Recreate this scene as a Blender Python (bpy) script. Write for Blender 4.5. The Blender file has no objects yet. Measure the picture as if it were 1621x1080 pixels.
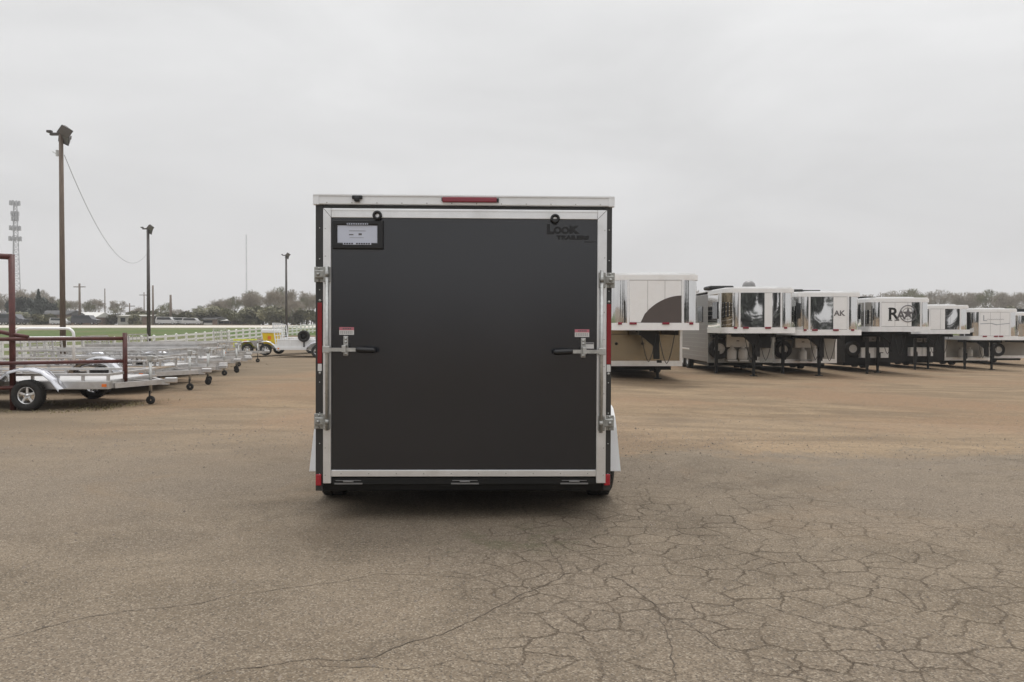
import bpy, bmesh, math, random
from mathutils import Vector, Matrix, noise
random.seed(7)
R = math.radians
scene = bpy.context.scene
col = scene.collection
PI = math.pi

# ------------------------------------------------------------------ camera
FPX, HOR, EYE = 1300.0, 518.0, 1.39
cam_d = bpy.data.cameras.new('camera')
cam_d.sensor_width = 36; cam_d.lens = 36*FPX/1621
cam_d.clip_start = 0.05; cam_d.clip_end = 4000
cam = bpy.data.objects.new('camera', cam_d); col.objects.link(cam)
cam.location = (0, 0, EYE)
cam.rotation_euler = (R(90)-math.atan(22/FPX), 0, 0)
scene.camera = cam

# ------------------------------------------------------------------ world
SUN_EL, SUN_AZ = R(68), R(8)
world = bpy.data.worlds.new('World'); scene.world = world; world.use_nodes = True
nt = world.node_tree; N = nt.nodes; L = nt.links; N.clear()
out = N.new('ShaderNodeOutputWorld'); bg = N.new('ShaderNodeBackground')
sky = N.new('ShaderNodeTexSky'); sky.sky_type = 'NISHITA'; sky.sun_disc = False
sky.sun_elevation = SUN_EL; sky.sun_rotation = SUN_AZ
hs = N.new('ShaderNodeHueSaturation'); hs.inputs['Saturation'].default_value = .12; hs.inputs['Value'].default_value = .12
L.new(sky.outputs[0], hs.inputs['Color'])
tc = N.new('ShaderNodeTexCoord'); sep = N.new('ShaderNodeSeparateXYZ'); L.new(tc.outputs['Generated'], sep.inputs[0])
rp = N.new('ShaderNodeValToRGB'); L.new(sep.outputs['Z'], rp.inputs[0])
els = rp.color_ramp.elements
els[0].position = 0.0; els[0].color = (.69, .67, .67, 1)
els[1].position = 1.0; els[1].color = (1.95, 1.96, 2.0, 1)
e = els.new(.14); e.color = (.72, .717, .72, 1)
e = els.new(.36); e.color = (.85, .852, .855, 1)
e = els.new(.6); e.color = (1.3, 1.305, 1.32, 1)
mp = N.new('ShaderNodeMapping'); mp.inputs['Scale'].default_value = (1, 1, 3.2); L.new(tc.outputs['Generated'], mp.inputs[0])
nz = N.new('ShaderNodeTexNoise'); nz.inputs['Scale'].default_value = 2.9; nz.inputs['Detail'].default_value = 5
nz.inputs['Roughness'].default_value = .5; nz.inputs['Distortion'].default_value = .4; L.new(mp.outputs[0], nz.inputs['Vector'])
mr = N.new('ShaderNodeMapRange'); mr.inputs[1].default_value = .32; mr.inputs[2].default_value = .68
mr.inputs[3].default_value = .91; mr.inputs[4].default_value = 1.09; L.new(nz.outputs[0], mr.inputs[0])
mul = N.new('ShaderNodeVectorMath'); mul.operation = 'SCALE'; L.new(rp.outputs[0], mul.inputs[0]); L.new(mr.outputs[0], mul.inputs['Scale'])
mx = N.new('ShaderNodeMix'); mx.data_type = 'RGBA'; mx.inputs[0].default_value = .1
L.new(mul.outputs[0], mx.inputs[6]); L.new(hs.outputs[0], mx.inputs[7])
L.new(mx.outputs[2], bg.inputs[0]); bg.inputs[1].default_value = 1.0
L.new(bg.outputs[0], out.inputs[0])

sun_d = bpy.data.lights.new('sun', 'SUN'); sun_d.energy = 1.5; sun_d.angle = R(22); sun_d.color = (1, .97, .93)
sun = bpy.data.objects.new('sun', sun_d); col.objects.link(sun)
sdir = Vector((math.sin(SUN_AZ)*math.cos(SUN_EL), math.cos(SUN_AZ)*math.cos(SUN_EL), math.sin(SUN_EL)))
sun.rotation_euler = sdir.to_track_quat('Z', 'Y').to_euler()
vs = scene.view_settings; vs.view_transform = 'Standard'; vs.look = 'None'; vs.exposure = 0; vs.gamma = 1

# ------------------------------------------------------------------ helpers
def sm(v, a, b):
    t = min(1, max(0, (v-a)/(b-a))); return t*t*(3-2*t)
def gz(x, y):
    z = -0.028*min(30, max(0, x+3))*sm(y, 4, 16)*(1-sm(y, 60, 100))
    z += -0.2*sm(-x, 10, 16)*sm(y, 14, 30)*(1-sm(y, 50, 100))
    if y > 50: z += 1.3*min(1, (y-50)/80) if y < 130 else 1.3+.5*min(1, (y-130)/16)
    return z
def at(px, py_base=None, Y=None):
    """ground X for a photo column at distance Y"""
    return (px-810)/FPX*Y

def tag(o, label=None, cat=None, group=None, kind=None):
    if label: o['label'] = label
    if cat: o['category'] = cat
    if group: o['group'] = group
    if kind: o['kind'] = kind
    return o
def empty(name, loc, rz=0):
    o = bpy.data.objects.new(name, None); col.objects.link(o)
    o.location = loc; o.rotation_euler = (0, 0, rz); o.empty_display_size = .2
    return o
def place(name, me, parent=None, loc=None, rot=None, scale=None):
    o = bpy.data.objects.new(name, me); col.objects.link(o)
    if parent: o.parent = parent
    if loc: o.location = loc
    if rot: o.rotation_euler = rot
    if scale: o.scale = scale
    return o
def kids(o): return [c for c in bpy.data.objects if c.parent == o]
def copy_tree(o, parent=None):
    c = o.copy(); col.objects.link(c); c.parent = parent
    for ch in kids(o): copy_tree(ch, c)
    return c

class MB:
    def __init__(s): s.v = []; s.f = []; s.s = []
    def add(s, vs, fs, smooth=False, M=None):
        b = len(s.v)
        for p in vs: s.v.append(tuple(M @ Vector(p)) if M else tuple(p))
        for f in fs: s.f.append([b+i for i in f]); s.s.append(smooth)
        return s
    def box(s, x0, x1, y0, y1, z0, z1, bev=0, M=None):
        if bev <= 0:
            vs = [(x0,y0,z0),(x1,y0,z0),(x1,y1,z0),(x0,y1,z0),(x0,y0,z1),(x1,y0,z1),(x1,y1,z1),(x0,y1,z1)]
            return s.add(vs, [(0,3,2,1),(4,5,6,7),(0,1,5,4),(1,2,6,5),(2,3,7,6),(3,0,4,7)], False, M)
        bm = bmesh.new()
        r = bmesh.ops.create_cube(bm, size=1)
        for v in bm.verts:
            v.co = Vector(((x0+x1)/2+v.co.x*(x1-x0), (y0+y1)/2+v.co.y*(y1-y0), (z0+z1)/2+v.co.z*(z1-z0)))
        bev = min(bev, .45*min(x1-x0, y1-y0, z1-z0))
        bmesh.ops.bevel(bm, geom=list(bm.edges), offset=bev, segments=2, affect='EDGES', profile=.5)
        bm.verts.index_update()
        s.add([v.co[:] for v in bm.verts], [[v.index for v in f.verts] for f in bm.faces], False, M)
        bm.free(); return s
    def tube(s, pts, r, n=8, smooth=True, cap=True, rs=None):
        pts = [Vector(p) for p in pts]; b = len(s.v); m = len(pts)
        up0 = None
        for i, p in enumerate(pts):
            d = (pts[min(i+1, m-1)]-pts[max(i-1, 0)]).normalized()
            if up0 is None or abs(d.dot(up0)) > .99: up0 = Vector((0,0,1)) if abs(d.z) < .9 else Vector((1,0,0))
            a = d.cross(up0).normalized(); c = a.cross(d).normalized(); up0 = c
            rr = rs[i] if rs else r
            for k in range(n):
                t = 2*PI*(k+.5)/n
                s.v.append(tuple(p+a*math.cos(t)*rr+c*math.sin(t)*rr))
        for i in range(m-1):
            for k in range(n):
                k2 = (k+1) % n
                s.f.append([b+i*n+k, b+i*n+k2, b+(i+1)*n+k2, b+(i+1)*n+k]); s.s.append(smooth)
        if cap:
            s.f.append([b+k for k in range(n)][::-1]); s.s.append(False)
            s.f.append([b+(m-1)*n+k for k in range(n)]); s.s.append(False)
        return s
    def bar(s, p, q, w, h=None):       # square-section bar
        h = h or w; p = Vector(p); q = Vector(q); d = (q-p).normalized()
        up = Vector((0,0,1)) if abs(d.z) < .9 else Vector((0,1,0))
        a = d.cross(up).normalized()*w/2; c = a.cross(d).normalized()*h/2
        vs = [p-a-c, p+a-c, p+a+c, p-a+c, q-a-c, q+a-c, q+a+c, q-a+c]
        return s.add(vs, [(0,1,2,3),(7,6,5,4),(0,4,5,1),(1,5,6,2),(2,6,7,3),(3,7,4,0)])
    def lathe(s, prof, o, axis='x', n=24, smooth=True):   # prof [(r, t)] closed or open
        b = len(s.v); o = Vector(o)
        for r, t in prof:
            for k in range(n):
                a = 2*PI*k/n; u, w = r*math.cos(a), r*math.sin(a)
                p = {'x': (t, u, w), 'y': (u, t, w), 'z': (u, w, t)}[axis]
                s.v.append(tuple(o+Vector(p)))
        for i in range(len(prof)-1):
            for k in range(n):
                k2 = (k+1) % n
                s.f.append([b+i*n+k, b+i*n+k2, b+(i+1)*n+k2, b+(i+1)*n+k]); s.s.append(smooth)
        return s
    def prism(s, outline, z0, z1, M=None, smooth=False, caps=True):
        n = len(outline)
        vs = [(x, y, z0) for x, y in outline]+[(x, y, z1) for x, y in outline]
        fs = [(i, (i+1) % n, n+(i+1) % n, n+i) for i in range(n)]
        s.add(vs, fs, smooth, M)
        if caps: s.add(vs, [list(range(n))[::-1], list(range(n, 2*n))], False, M)
        return s
    def build(s, name, m, parent=None, fix=True):
        me = bpy.data.meshes.new(name); me.from_pydata(s.v, [], s.f)
        me.polygons.foreach_set('use_smooth', s.s)
        if fix:
            bm = bmesh.new(); bm.from_mesh(me); bmesh.ops.recalc_face_normals(bm, faces=bm.faces); bm.to_mesh(me); bm.free()
        me.materials.append(m); me.update()
        return place(name, me, parent)

def text_mesh(name, s, size, m, parent, M, bold=0, extrude=.002, sx=1):
    cu = bpy.data.curves.new('lettering', 'FONT'); cu.body = s; cu.size = size; cu.offset = bold
    cu.extrude = extrude; cu.align_x = 'CENTER'; cu.align_y = 'CENTER'; cu.resolution_u = 3
    t = bpy.data.objects.new('lettering_src', cu); col.objects.link(t)
    dg = bpy.context.evaluated_depsgraph_get()
    me = bpy.data.meshes.new_from_object(t.evaluated_get(dg)); me.name = name
    bpy.data.objects.remove(t); bpy.data.curves.remove(cu)
    # text lies in xy facing +z -> stand it up facing -y
    me.transform(M @ Matrix.Rotation(R(90), 4, 'X') @ Matrix.Diagonal((sx, 1, 1, 1)))
    me.materials.clear(); me.materials.append(m)
    return place(name, me, parent)

# ------------------------------------------------------------------ materials
def mat(name, c, rough=.6, metal=0, var=.12, vscale=3, bump=0, bscale=20, bdet=3, spec=.5, coat=0, dirt=None, stretch=None, emit=0):
    m = bpy.data.materials.new(name); m.use_nodes = True
    nt = m.node_tree; N = nt.nodes; L = nt.links; b = N['Principled BSDF']
    b.inputs['Roughness'].default_value = rough; b.inputs['Metallic'].default_value = metal
    b.inputs['Specular IOR Level'].default_value = spec; b.inputs['Coat Weight'].default_value = coat
    b.inputs['Coat Roughness'].default_value = .08
    tc = N.new('ShaderNodeTexCoord'); src = tc.outputs['Object']
    if stretch:
        mp = N.new('ShaderNodeMapping'); mp.inputs['Scale'].default_value = stretch; L.new(src, mp.inputs[0]); src = mp.outputs[0]
    nz = N.new('ShaderNodeTexNoise'); nz.inputs['Scale'].default_value = vscale; nz.inputs['Detail'].default_value = 6; nz.inputs['Roughness'].default_value = .6
    L.new(src, nz.inputs['Vector'])
    rp = N.new('ShaderNodeValToRGB'); L.new(nz.outputs[0], rp.inputs[0])
    rp.color_ramp.elements[0].position = .3; rp.color_ramp.elements[1].position = .7
    lo = tuple(max(0, x*(1-var)) for x in c)+(1,); hi = tuple(min(1, x*(1+var)) for x in c)+(1,)
    rp.color_ramp.elements[0].color = lo; rp.color_ramp.elements[1].color = hi
    cout = rp.outputs[0]
    if dirt:
        n2 = N.new('ShaderNodeTexNoise'); n2.inputs['Scale'].default_value = dirt[2]; n2.inputs['Detail'].default_value = 8; n2.inputs['Roughness'].default_value = .7
        L.new(tc.outputs['Object'], n2.inputs['Vector'])
        r2 = N.new('ShaderNodeMapRange'); r2.inputs[1].default_value = .5; r2.inputs[2].default_value = .75; r2.inputs[4].default_value = dirt[1]
        L.new(n2.outputs[0], r2.inputs[0])
        mx = N.new('ShaderNodeMix'); mx.data_type = 'RGBA'; L.new(r2.outputs[0], mx.inputs[0]); L.new(cout, mx.inputs[6]); mx.inputs[7].default_value = dirt[0]+(1,)
        cout = mx.outputs[2]
    L.new(cout, b.inputs['Base Color'])
    rr = N.new('ShaderNodeMapRange'); rr.inputs[3].default_value = max(0, rough*(1-.25)); rr.inputs[4].default_value = min(1, rough*1.25); L.new(nz.outputs[0], rr.inputs[0]); L.new(rr.outputs[0], b.inputs['Roughness'])
    if bump:
        n3 = N.new('ShaderNodeTexNoise'); n3.inputs['Scale'].default_value = bscale; n3.inputs['Detail'].default_value = bdet; L.new(src, n3.inputs['Vector'])
        bp = N.new('ShaderNodeBump'); bp.inputs['Strength'].default_value = 1; bp.inputs['Distance'].default_value = bump; L.new(n3.outputs[0], bp.inputs['Height']); L.new(bp.outputs[0], b.inputs['Normal'])
    return m
M = {}
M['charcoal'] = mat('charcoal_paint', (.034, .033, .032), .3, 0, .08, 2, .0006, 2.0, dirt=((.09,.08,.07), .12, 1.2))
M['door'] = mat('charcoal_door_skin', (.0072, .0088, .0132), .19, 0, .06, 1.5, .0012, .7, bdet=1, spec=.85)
M['alum'] = mat('brushed_aluminium', (.84, .845, .85), .34, .85, .06, 6, .0003, 60, dirt=((.45,.42,.37), .25, 4))
M['alum_white'] = mat('pale_aluminium_trim', (.82, .83, .84), .4, .25, .04, 4, dirt=((.5,.47,.42), .2, 5))
M['galv'] = mat('galvanised_steel', (.5, .5, .48), .42, .8, .18, 30, .0004, 60, dirt=((.22,.2,.17), .35, 12))
M['galv_dull'] = mat('dull_galvanised_steel', (.36, .36, .34), .5, .75, .25, 30, .0004, 60, dirt=((.2,.18,.15), .4, 12))
M['alum_old'] = mat('weathered_aluminium', (.55, .54, .53), .45, .8, .16, 4, .001, 30, dirt=((.25,.22,.18), .5, 3))
M['chrome'] = mat('polished_stainless', (.7, .7, .695), .04, 1, .03, 3, .06, .9, bdet=.6, stretch=(1.1, 1.1, .6))
M['mill'] = mat('mill_aluminium_sheet', (.33, .28, .2), .24, .9, .06, 3, .01, 1.4, dirt=((.35,.29,.2), .4, 2))
M['white'] = mat('white_paint', (.84, .84, .835), .3, 0, .02, 2, dirt=((.62,.58,.52), .22, 3), coat=.3)
M['white2'] = mat('offwhite_paint', (.68, .67, .65), .35, 0, .04, 2, dirt=((.45,.42,.36), .35, 3))
M['body_grey'] = mat('weathered_pale_siding', (.36, .345, .315), .45, .1, .1, 2, dirt=((.22,.2,.17), .5, 2))
M['grey'] = mat('grey_paint', (.19, .185, .18), .4, 0, .06, 2)
M['brown'] = mat('brown_vinyl', (.085, .068, .062), .35, 0, .08, 3)
M['black'] = mat('black_paint', (.011, .011, .011), .5, 0, .2, 8, spec=.3, dirt=((.05,.04,.033), .3, 5))
M['rubber'] = mat('tyre_rubber', (.022, .021, .02), .85, 0, .2, 20, .002, 60, dirt=((.12,.1,.08), .4, 9))
M['plastic'] = mat('black_plastic', (.008, .008, .009), .35, 0, .15, 10)
M['red'] = mat('red_lens', (.33, .012, .022), .22, 0, .1, 40, coat=.5)
M['darkred'] = mat('dark_red_lens', (.22, .012, .03), .25, 0, .1, 40, coat=.5)
M['reflector'] = mat('red_reflective_tape', (.24, .008, .012), .4, 0, .12, 60)
M['ink'] = mat('black_lettering', (.007, .007, .008), .4)
M['inkgrey'] = mat('grey_lettering', (.12, .115, .12), .5)
M['inkpale'] = mat('pale_grey_lettering', (.36, .37, .4), .5)
M['plate'] = mat('plate_paper', (.56, .59, .68), .35, 0, .03, 5)
M['oxide'] = mat('red_oxide_pipe', (.085, .022, .018), .5, 0, .3, 9, .001, 40, dirt=((.09,.045,.03), .7, 4))
M['wood'] = mat('weathered_pole_wood', (.15, .115, .09), .85, 0, .3, 4, .004, 14, stretch=(8, 8, .6))
M['plank'] = mat('deck_planks', (.2, .15, .1), .8, 0, .3, 5, stretch=(.5, 12, 5))
M['lampmetal'] = mat('lamp_housing', (.09, .08, .075), .45, .5, .2, 8)
M['glass'] = mat('lamp_glass', (.2, .2, .2), .12, 0, .1, 8)
M['window'] = mat('window_glass', (.02, .022, .025), .08, 0, .2, 3)
M['fence'] = mat('white_vinyl_fence', (.74, .74, .71), .45, 0, .05, 3, dirt=((.4,.38,.3), .35, 2))
M['yellow'] = mat('yellow_paint', (.72, .5, .01), .4, 0, .1, 3)
M['orange'] = mat('orange_sticker', (.75, .18, .03), .4)
M['bark'] = mat('bare_bark', (.115, .1, .088), .9, 0, .3, 1)
M['twig'] = mat('bare_twigs', (.3, .26, .21), .9, 0, .25, .4)
M['bud'] = mat('budding_twigs', (.2, .195, .12), .9, 0, .35, .5)
M['olive'] = mat('olive_leaves', (.18, .17, .1), .8, 0, .5, .45)
M['conifer'] = mat('conifer_needles', (.055, .062, .05), .85, 0, .4, .6)
M['steel_pale'] = mat('tower_steel', (.33, .33, .34), .5, .3, .1, 1)
M['roofdark'] = mat('dark_shingles', (.07, .068, .068), .85, 0, .2, 2)
M['siding'] = mat('pale_siding', (.56, .55, .52), .6, 0, .06, 1)
M['siding_dull'] = mat('dull_siding', (.34, .33, .29), .7, 0, .1, 1)
M['brick'] = mat('brown_wall', (.2, .14, .11), .8, 0, .15, 2)
M['carwhite'] = mat('white_car_paint', (.5, .5, .5), .25, 0, .02, 1, coat=.4)
M['cardark'] = mat('dark_car_paint', (.05, .05, .06), .25, 0, .02, 1, coat=.4)

# ------------------------------------------------------------------ ground
def nodes(m):
    m.use_nodes = True; return m.node_tree.nodes, m.node_tree.links, m.node_tree.nodes['Principled BSDF']
def noise_n(N, L, src, scale, detail=6, rough=.6, dist=0):
    n = N.new('ShaderNodeTexNoise'); n.inputs['Scale'].default_value = scale; n.inputs['Detail'].default_value = detail
    n.inputs['Roughness'].default_value = rough; n.inputs['Distortion'].default_value = dist; L.new(src, n.inputs['Vector']); return n.outputs[0]
def mrange(N, L, src, a, b, c=0, d=1, smooth=True):
    n = N.new('ShaderNodeMapRange'); n.inputs[1].default_value = a; n.inputs[2].default_value = b; n.inputs[3].default_value = c; n.inputs[4].default_value = d
    if smooth: n.interpolation_type = 'SMOOTHSTEP'
    L.new(src, n.inputs[0]); return n.outputs[0]
def mathn(N, L, op, a, b=None):
    n = N.new('ShaderNodeMath'); n.operation = op
    for i, v in enumerate((a, b)):
        if v is None: continue
        if isinstance(v, (int, float)): n.inputs[i].default_value = v
        else: L.new(v, n.inputs[i])
    return n.outputs[0]
def mixc(N, L, f, a, b, blend='MIX'):
    n = N.new('ShaderNodeMix'); n.data_type = 'RGBA'; n.blend_type = blend
    for i, v in ((0, f), (6, a), (7, b)):
        if isinstance(v, (int, float)): n.inputs[i].default_value = v
        elif isinstance(v, tuple): n.inputs[i].default_value = v+(1,)
        else: L.new(v, n.inputs[i])
    return n.outputs[2]

def dirt_color(N, L, P):
    big = noise_n(N, L, P, .16, 4, .55, .6)
    mp = N.new('ShaderNodeMapping'); mp.inputs['Scale'].default_value = (.42, 1.0, 1); mp.inputs['Rotation'].default_value = (0, 0, .12); L.new(P, mp.inputs[0])
    streak = noise_n(N, L, mp.outputs[0], .8, 7, .62, 1.0)
    fine = noise_n(N, L, P, 14, 8, .75); grit = noise_n(N, L, P, 75, 3, .6)
    c = mixc(N, L, mrange(N, L, streak, .33, .68), (.158, .112, .07), (.285, .207, .127))
    c = mixc(N, L, mrange(N, L, big, .42, .66), c, (.232, .15, .09))
    c = mixc(N, L, mrange(N, L, fine, .46, .7, 0, .85), c, (.115, .085, .057))
    c = mixc(N, L, mrange(N, L, noise_n(N, L, P, 3.2, 9, .78, .8), .47, .68, 0, .65), c, (.16, .12, .082))
    c = mixc(N, L, mrange(N, L, grit, .52, .7, 0, .65), c, (.46, .38, .28))
    # left part of the lot: greyer, packed gravel
    sp = N.new('ShaderNodeSeparateXYZ'); L.new(P, sp.inputs[0])
    wob = mathn(N, L, 'ADD', sp.outputs['X'], mathn(N, L, 'MULTIPLY', mathn(N, L, 'SUBTRACT', big, .5), 14))
    c = mixc(N, L, mrange(N, L, wob, -10, -3.5, .8, 0), c, mixc(N, L, streak, (.12, .094, .066), (.212, .167, .115)))
    return c, fine, grit, streak

dm = bpy.data.materials.new('packed_dirt'); N, L, b = nodes(dm)
g = N.new('ShaderNodeNewGeometry'); P = g.outputs['Position']
c, fine, grit, streak = dirt_color(N, L, P)
L.new(c, b.inputs['Base Color']); b.inputs['Roughness'].default_value = .95; b.inputs['Specular IOR Level'].default_value = .15
bp = N.new('ShaderNodeBump'); bp.inputs['Distance'].default_value = .02; L.new(mathn(N, L, 'ADD', fine, mathn(N, L, 'ADD', streak, mathn(N, L, 'MULTIPLY', grit, .3))), bp.inputs['Height']); L.new(bp.outputs[0], b.inputs['Normal'])

am = bpy.data.materials.new('old_cracked_asphalt'); N, L, b = nodes(am)
g = N.new('ShaderNodeNewGeometry'); P = g.outputs['Position']
dc, fine, grit, streak = dirt_color(N, L, P)
sp = N.new('ShaderNodeSeparateXYZ'); L.new(P, sp.inputs[0])
agg = N.new('ShaderNodeTexVoronoi'); agg.inputs['Scale'].default_value = 125; L.new(P, agg.inputs['Vector'])
agg2 = noise_n(N, L, P, 60, 4, .7)
med = noise_n(N, L, P, 1.3, 7, .65, .5); lar = noise_n(N, L, P, .35, 4, .55)
c = mixc(N, L, mrange(N, L, med, .3, .7), (.132, .103, .072), (.212, .168, .12))
c = mixc(N, L, mrange(N, L, lar, .42, .6, 0, .7), c, (.19, .152, .113))
sepc = N.new('ShaderNodeSeparateColor'); L.new(agg.outputs['Color'], sepc.inputs[0])
stone = mrange(N, L, sepc.outputs[0], .68, .97, 0, 1)
dark = mrange(N, L, sepc.outputs[1], .6, .95, 0, .65)
c = mixc(N, L, dark, c, (.065, .055, .045))
c = mixc(N, L, mathn(N, L, 'MULTIPLY', stone, .42), c, (.42, .36, .28))
c = mixc(N, L, mrange(N, L, agg2, .52, .75, 0, .5), c, (.10, .085, .07))
# alligator cracks
wn = N.new('ShaderNodeTexNoise'); wn.inputs['Scale'].default_value = 3.1; wn.inputs['Detail'].default_value = 7; wn.inputs['Roughness'].default_value = .7; L.new(P, wn.inputs['Vector'])
wv = N.new('ShaderNodeVectorMath'); wv.operation = 'MULTIPLY_ADD'; L.new(wn.outputs['Color'], wv.inputs[0]); wv.inputs[1].default_value = (.2, .2, 0); L.new(P, wv.inputs[2])
def crack(scale, wid, soft):
    v = N.new('ShaderNodeTexVoronoi'); v.feature = 'DISTANCE_TO_EDGE'; v.voronoi_dimensions = '2D'; v.inputs['Scale'].default_value = scale; v.inputs['Randomness'].default_value = .95
    L.new(wv.outputs[0], v.inputs['Vector']); return mrange(N, L, v.outputs['Distance'], wid, wid+soft, 1, 0)
wmod = noise_n(N, L, P, 2.2, 3, .6)
c1 = crack(4.7, .0, .046); c2 = crack(9.5, .0, .07); c0 = crack(1.7, .001, .018)
# where: right of centre near the camera, thinning out with distance
nx = mathn(N, L, 'ADD', sp.outputs['X'], mathn(N, L, 'MULTIPLY', mathn(N, L, 'SUBTRACT', lar, .5), 3.5))
ny = mathn(N, L, 'ADD', sp.outputs['Y'], mathn(N, L, 'MULTIPLY', mathn(N, L, 'SUBTRACT', med, .5), 2.5))
reg = mathn(N, L, 'MULTIPLY', mrange(N, L, nx, -.75, .35), mrange(N, L, ny, 5.6, 8.4, 1, .3))
reg = mathn(N, L, 'MULTIPLY', reg, mrange(N, L, nx, 1.6, 4.0, 1, .3))
k1 = mathn(N, L, 'MULTIPLY', mathn(N, L, 'MULTIPLY', c1, reg), mrange(N, L, wmod, .34, .62, .2, 1))
reg2 = mathn(N, L, 'MULTIPLY', mrange(N, L, lar, .46, .56), reg)
k2 = mathn(N, L, 'MULTIPLY', mathn(N, L, 'MULTIPLY', c2, reg2), .32)
k0 = mathn(N, L, 'MULTIPLY', mathn(N, L, 'MULTIPLY', c0, mrange(N, L, wmod, .5, .62)), mrange(N, L, nx, -1, 1, .0, .5))
ck = mathn(N, L, 'MAXIMUM', mathn(N, L, 'MAXIMUM', k1, k2), k0)
c = mixc(N, L, mathn(N, L, 'MULTIPLY', ck, .7), c, (.082, .06, .04))
# moss / green stain behind the trailer
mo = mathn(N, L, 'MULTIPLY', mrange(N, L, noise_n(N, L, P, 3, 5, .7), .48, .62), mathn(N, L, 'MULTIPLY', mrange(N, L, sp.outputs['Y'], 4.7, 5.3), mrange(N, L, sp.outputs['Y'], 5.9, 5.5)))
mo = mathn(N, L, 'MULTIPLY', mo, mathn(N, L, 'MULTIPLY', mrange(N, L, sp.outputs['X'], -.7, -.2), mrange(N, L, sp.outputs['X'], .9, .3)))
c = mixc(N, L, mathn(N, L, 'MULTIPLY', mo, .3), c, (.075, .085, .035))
# dirt drifting over the far edge
edge = mathn(N, L, 'ADD', mathn(N, L, 'ADD', sp.outputs['Y'], mathn(N, L, 'MULTIPLY', sp.outputs['X'], -.11)), mathn(N, L, 'MULTIPLY', mathn(N, L, 'SUBTRACT', noise_n(N, L, P, .8, 9, .75, .5), .5), 4.2))
emr = mrange(N, L, edge, 8.6, 9.5); eml = mrange(N, L, edge, 7.4, 13.0)
lf = mrange(N, L, sp.outputs['X'], -2.6, .3, 1, 0)
em = mathn(N, L, 'ADD', mathn(N, L, 'MULTIPLY', emr, mathn(N, L, 'SUBTRACT', 1, lf)), mathn(N, L, 'MULTIPLY', eml, lf))
patch = mathn(N, L, 'MULTIPLY', mrange(N, L, noise_n(N, L, P, .55, 6, .7, 1), .5, .72), mrange(N, L, sp.outputs['Y'], 4.5, 8.5, .1, .65))
c = mixc(N, L, mathn(N, L, 'MAXIMUM', em, patch), c, dc)
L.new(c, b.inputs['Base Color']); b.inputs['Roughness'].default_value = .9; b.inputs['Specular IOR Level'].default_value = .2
hh = mathn(N, L, 'SUBTRACT', mathn(N, L, 'MULTIPLY', mathn(N, L, 'ADD', agg.outputs['Distance'], agg2), .35), mathn(N, L, 'MULTIPLY', ck, 1.3))
bp = N.new('ShaderNodeBump'); bp.inputs['Distance'].default_value = .008; bp.inputs['Strength'].default_value = .9; L.new(hh, bp.inputs['Height']); L.new(bp.outputs[0], b.inputs['Normal'])

gm = bpy.data.materials.new('field_grass'); N, L, b = nodes(gm)
g = N.new('ShaderNodeNewGeometry'); P = g.outputs['Position']
c = mixc(N, L, mrange(N, L, noise_n(N, L, P, .05, 6, .65), .4, .6), (.075, .12, .03), (.14, .14, .065))
c = mixc(N, L, mrange(N, L, noise_n(N, L, P, 2.5, 5, .7), .4, .7, 0, .6), c, (.045, .07, .02))
L.new(c, b.inputs['Base Color']); b.inputs['Roughness'].default_value = .95; b.inputs['Specular IOR Level'].default_value = .1
rm = mat('pale_gravel_road', (.5, .46, .4), .9, 0, .15, .3)
fm = mat('far_land', (.17, .15, .09), .95, 0, .3, .03)

xs = sorted(set([-700, -400, -250, -160, -110, -80, -60, -45, -35, -28, -23.6, -20, -16, -14.5, -13, -11.5, -10, -8, -6.5, -5, -4, -3, -2, -1, 0, 1, 2, 3, 4, 6, 8, 10, 13, 16, 20, 24, 28, 34, 42, 55, 75, 100, 150, 230, 400, 700]))
ys = sorted(set([-120, -60, -30, -15, -6, -2, 0, 1, 2, 3, 4, 5, 6, 7, 8, 9, 10, 11, 12, 13, 14, 15, 16, 18, 20, 22, 24, 26, 28, 30, 34, 38, 42, 46, 50, 55, 60, 65, 70, 76, 85, 95, 105, 115, 130, 134, 138, 142, 146, 160, 200, 260, 400, 700, 1500]))
def sheet(name, m, dz, test):
    mb = MB(); idx = {}
    def vi(i, j):
        if (i, j) not in idx: idx[(i, j)] = len(mb.v); mb.v.append((xs[i], ys[j], gz(xs[i], ys[j])+dz))
        return idx[(i, j)]
    for i in range(len(xs)-1):
        for j in range(len(ys)-1):
            if test((xs[i]+xs[i+1])/2, (ys[j]+ys[j+1])/2):
                mb.f.append([vi(i, j), vi(i+1, j), vi(i+1, j+1), vi(i, j+1)]); mb.s.append(True)
    o = mb.build(name, m, fix=False); tag(o, kind='structure'); return o
sheet('ground', dm, 0, lambda x, y: True)
asph = sheet('asphalt_pavement', am, .004, lambda x, y: -28 < x < 34 and -15 < y < 14)
sheet('grass_field', gm, .004, lambda x, y: y < 130 and ((x < -23.6 and y > 14) or y > 85))
sheet('gravel_road', rm, .005, lambda x, y: 130 < y < 142)
sheet('far_field', fm, .005, lambda x, y: y > 146)

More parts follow.
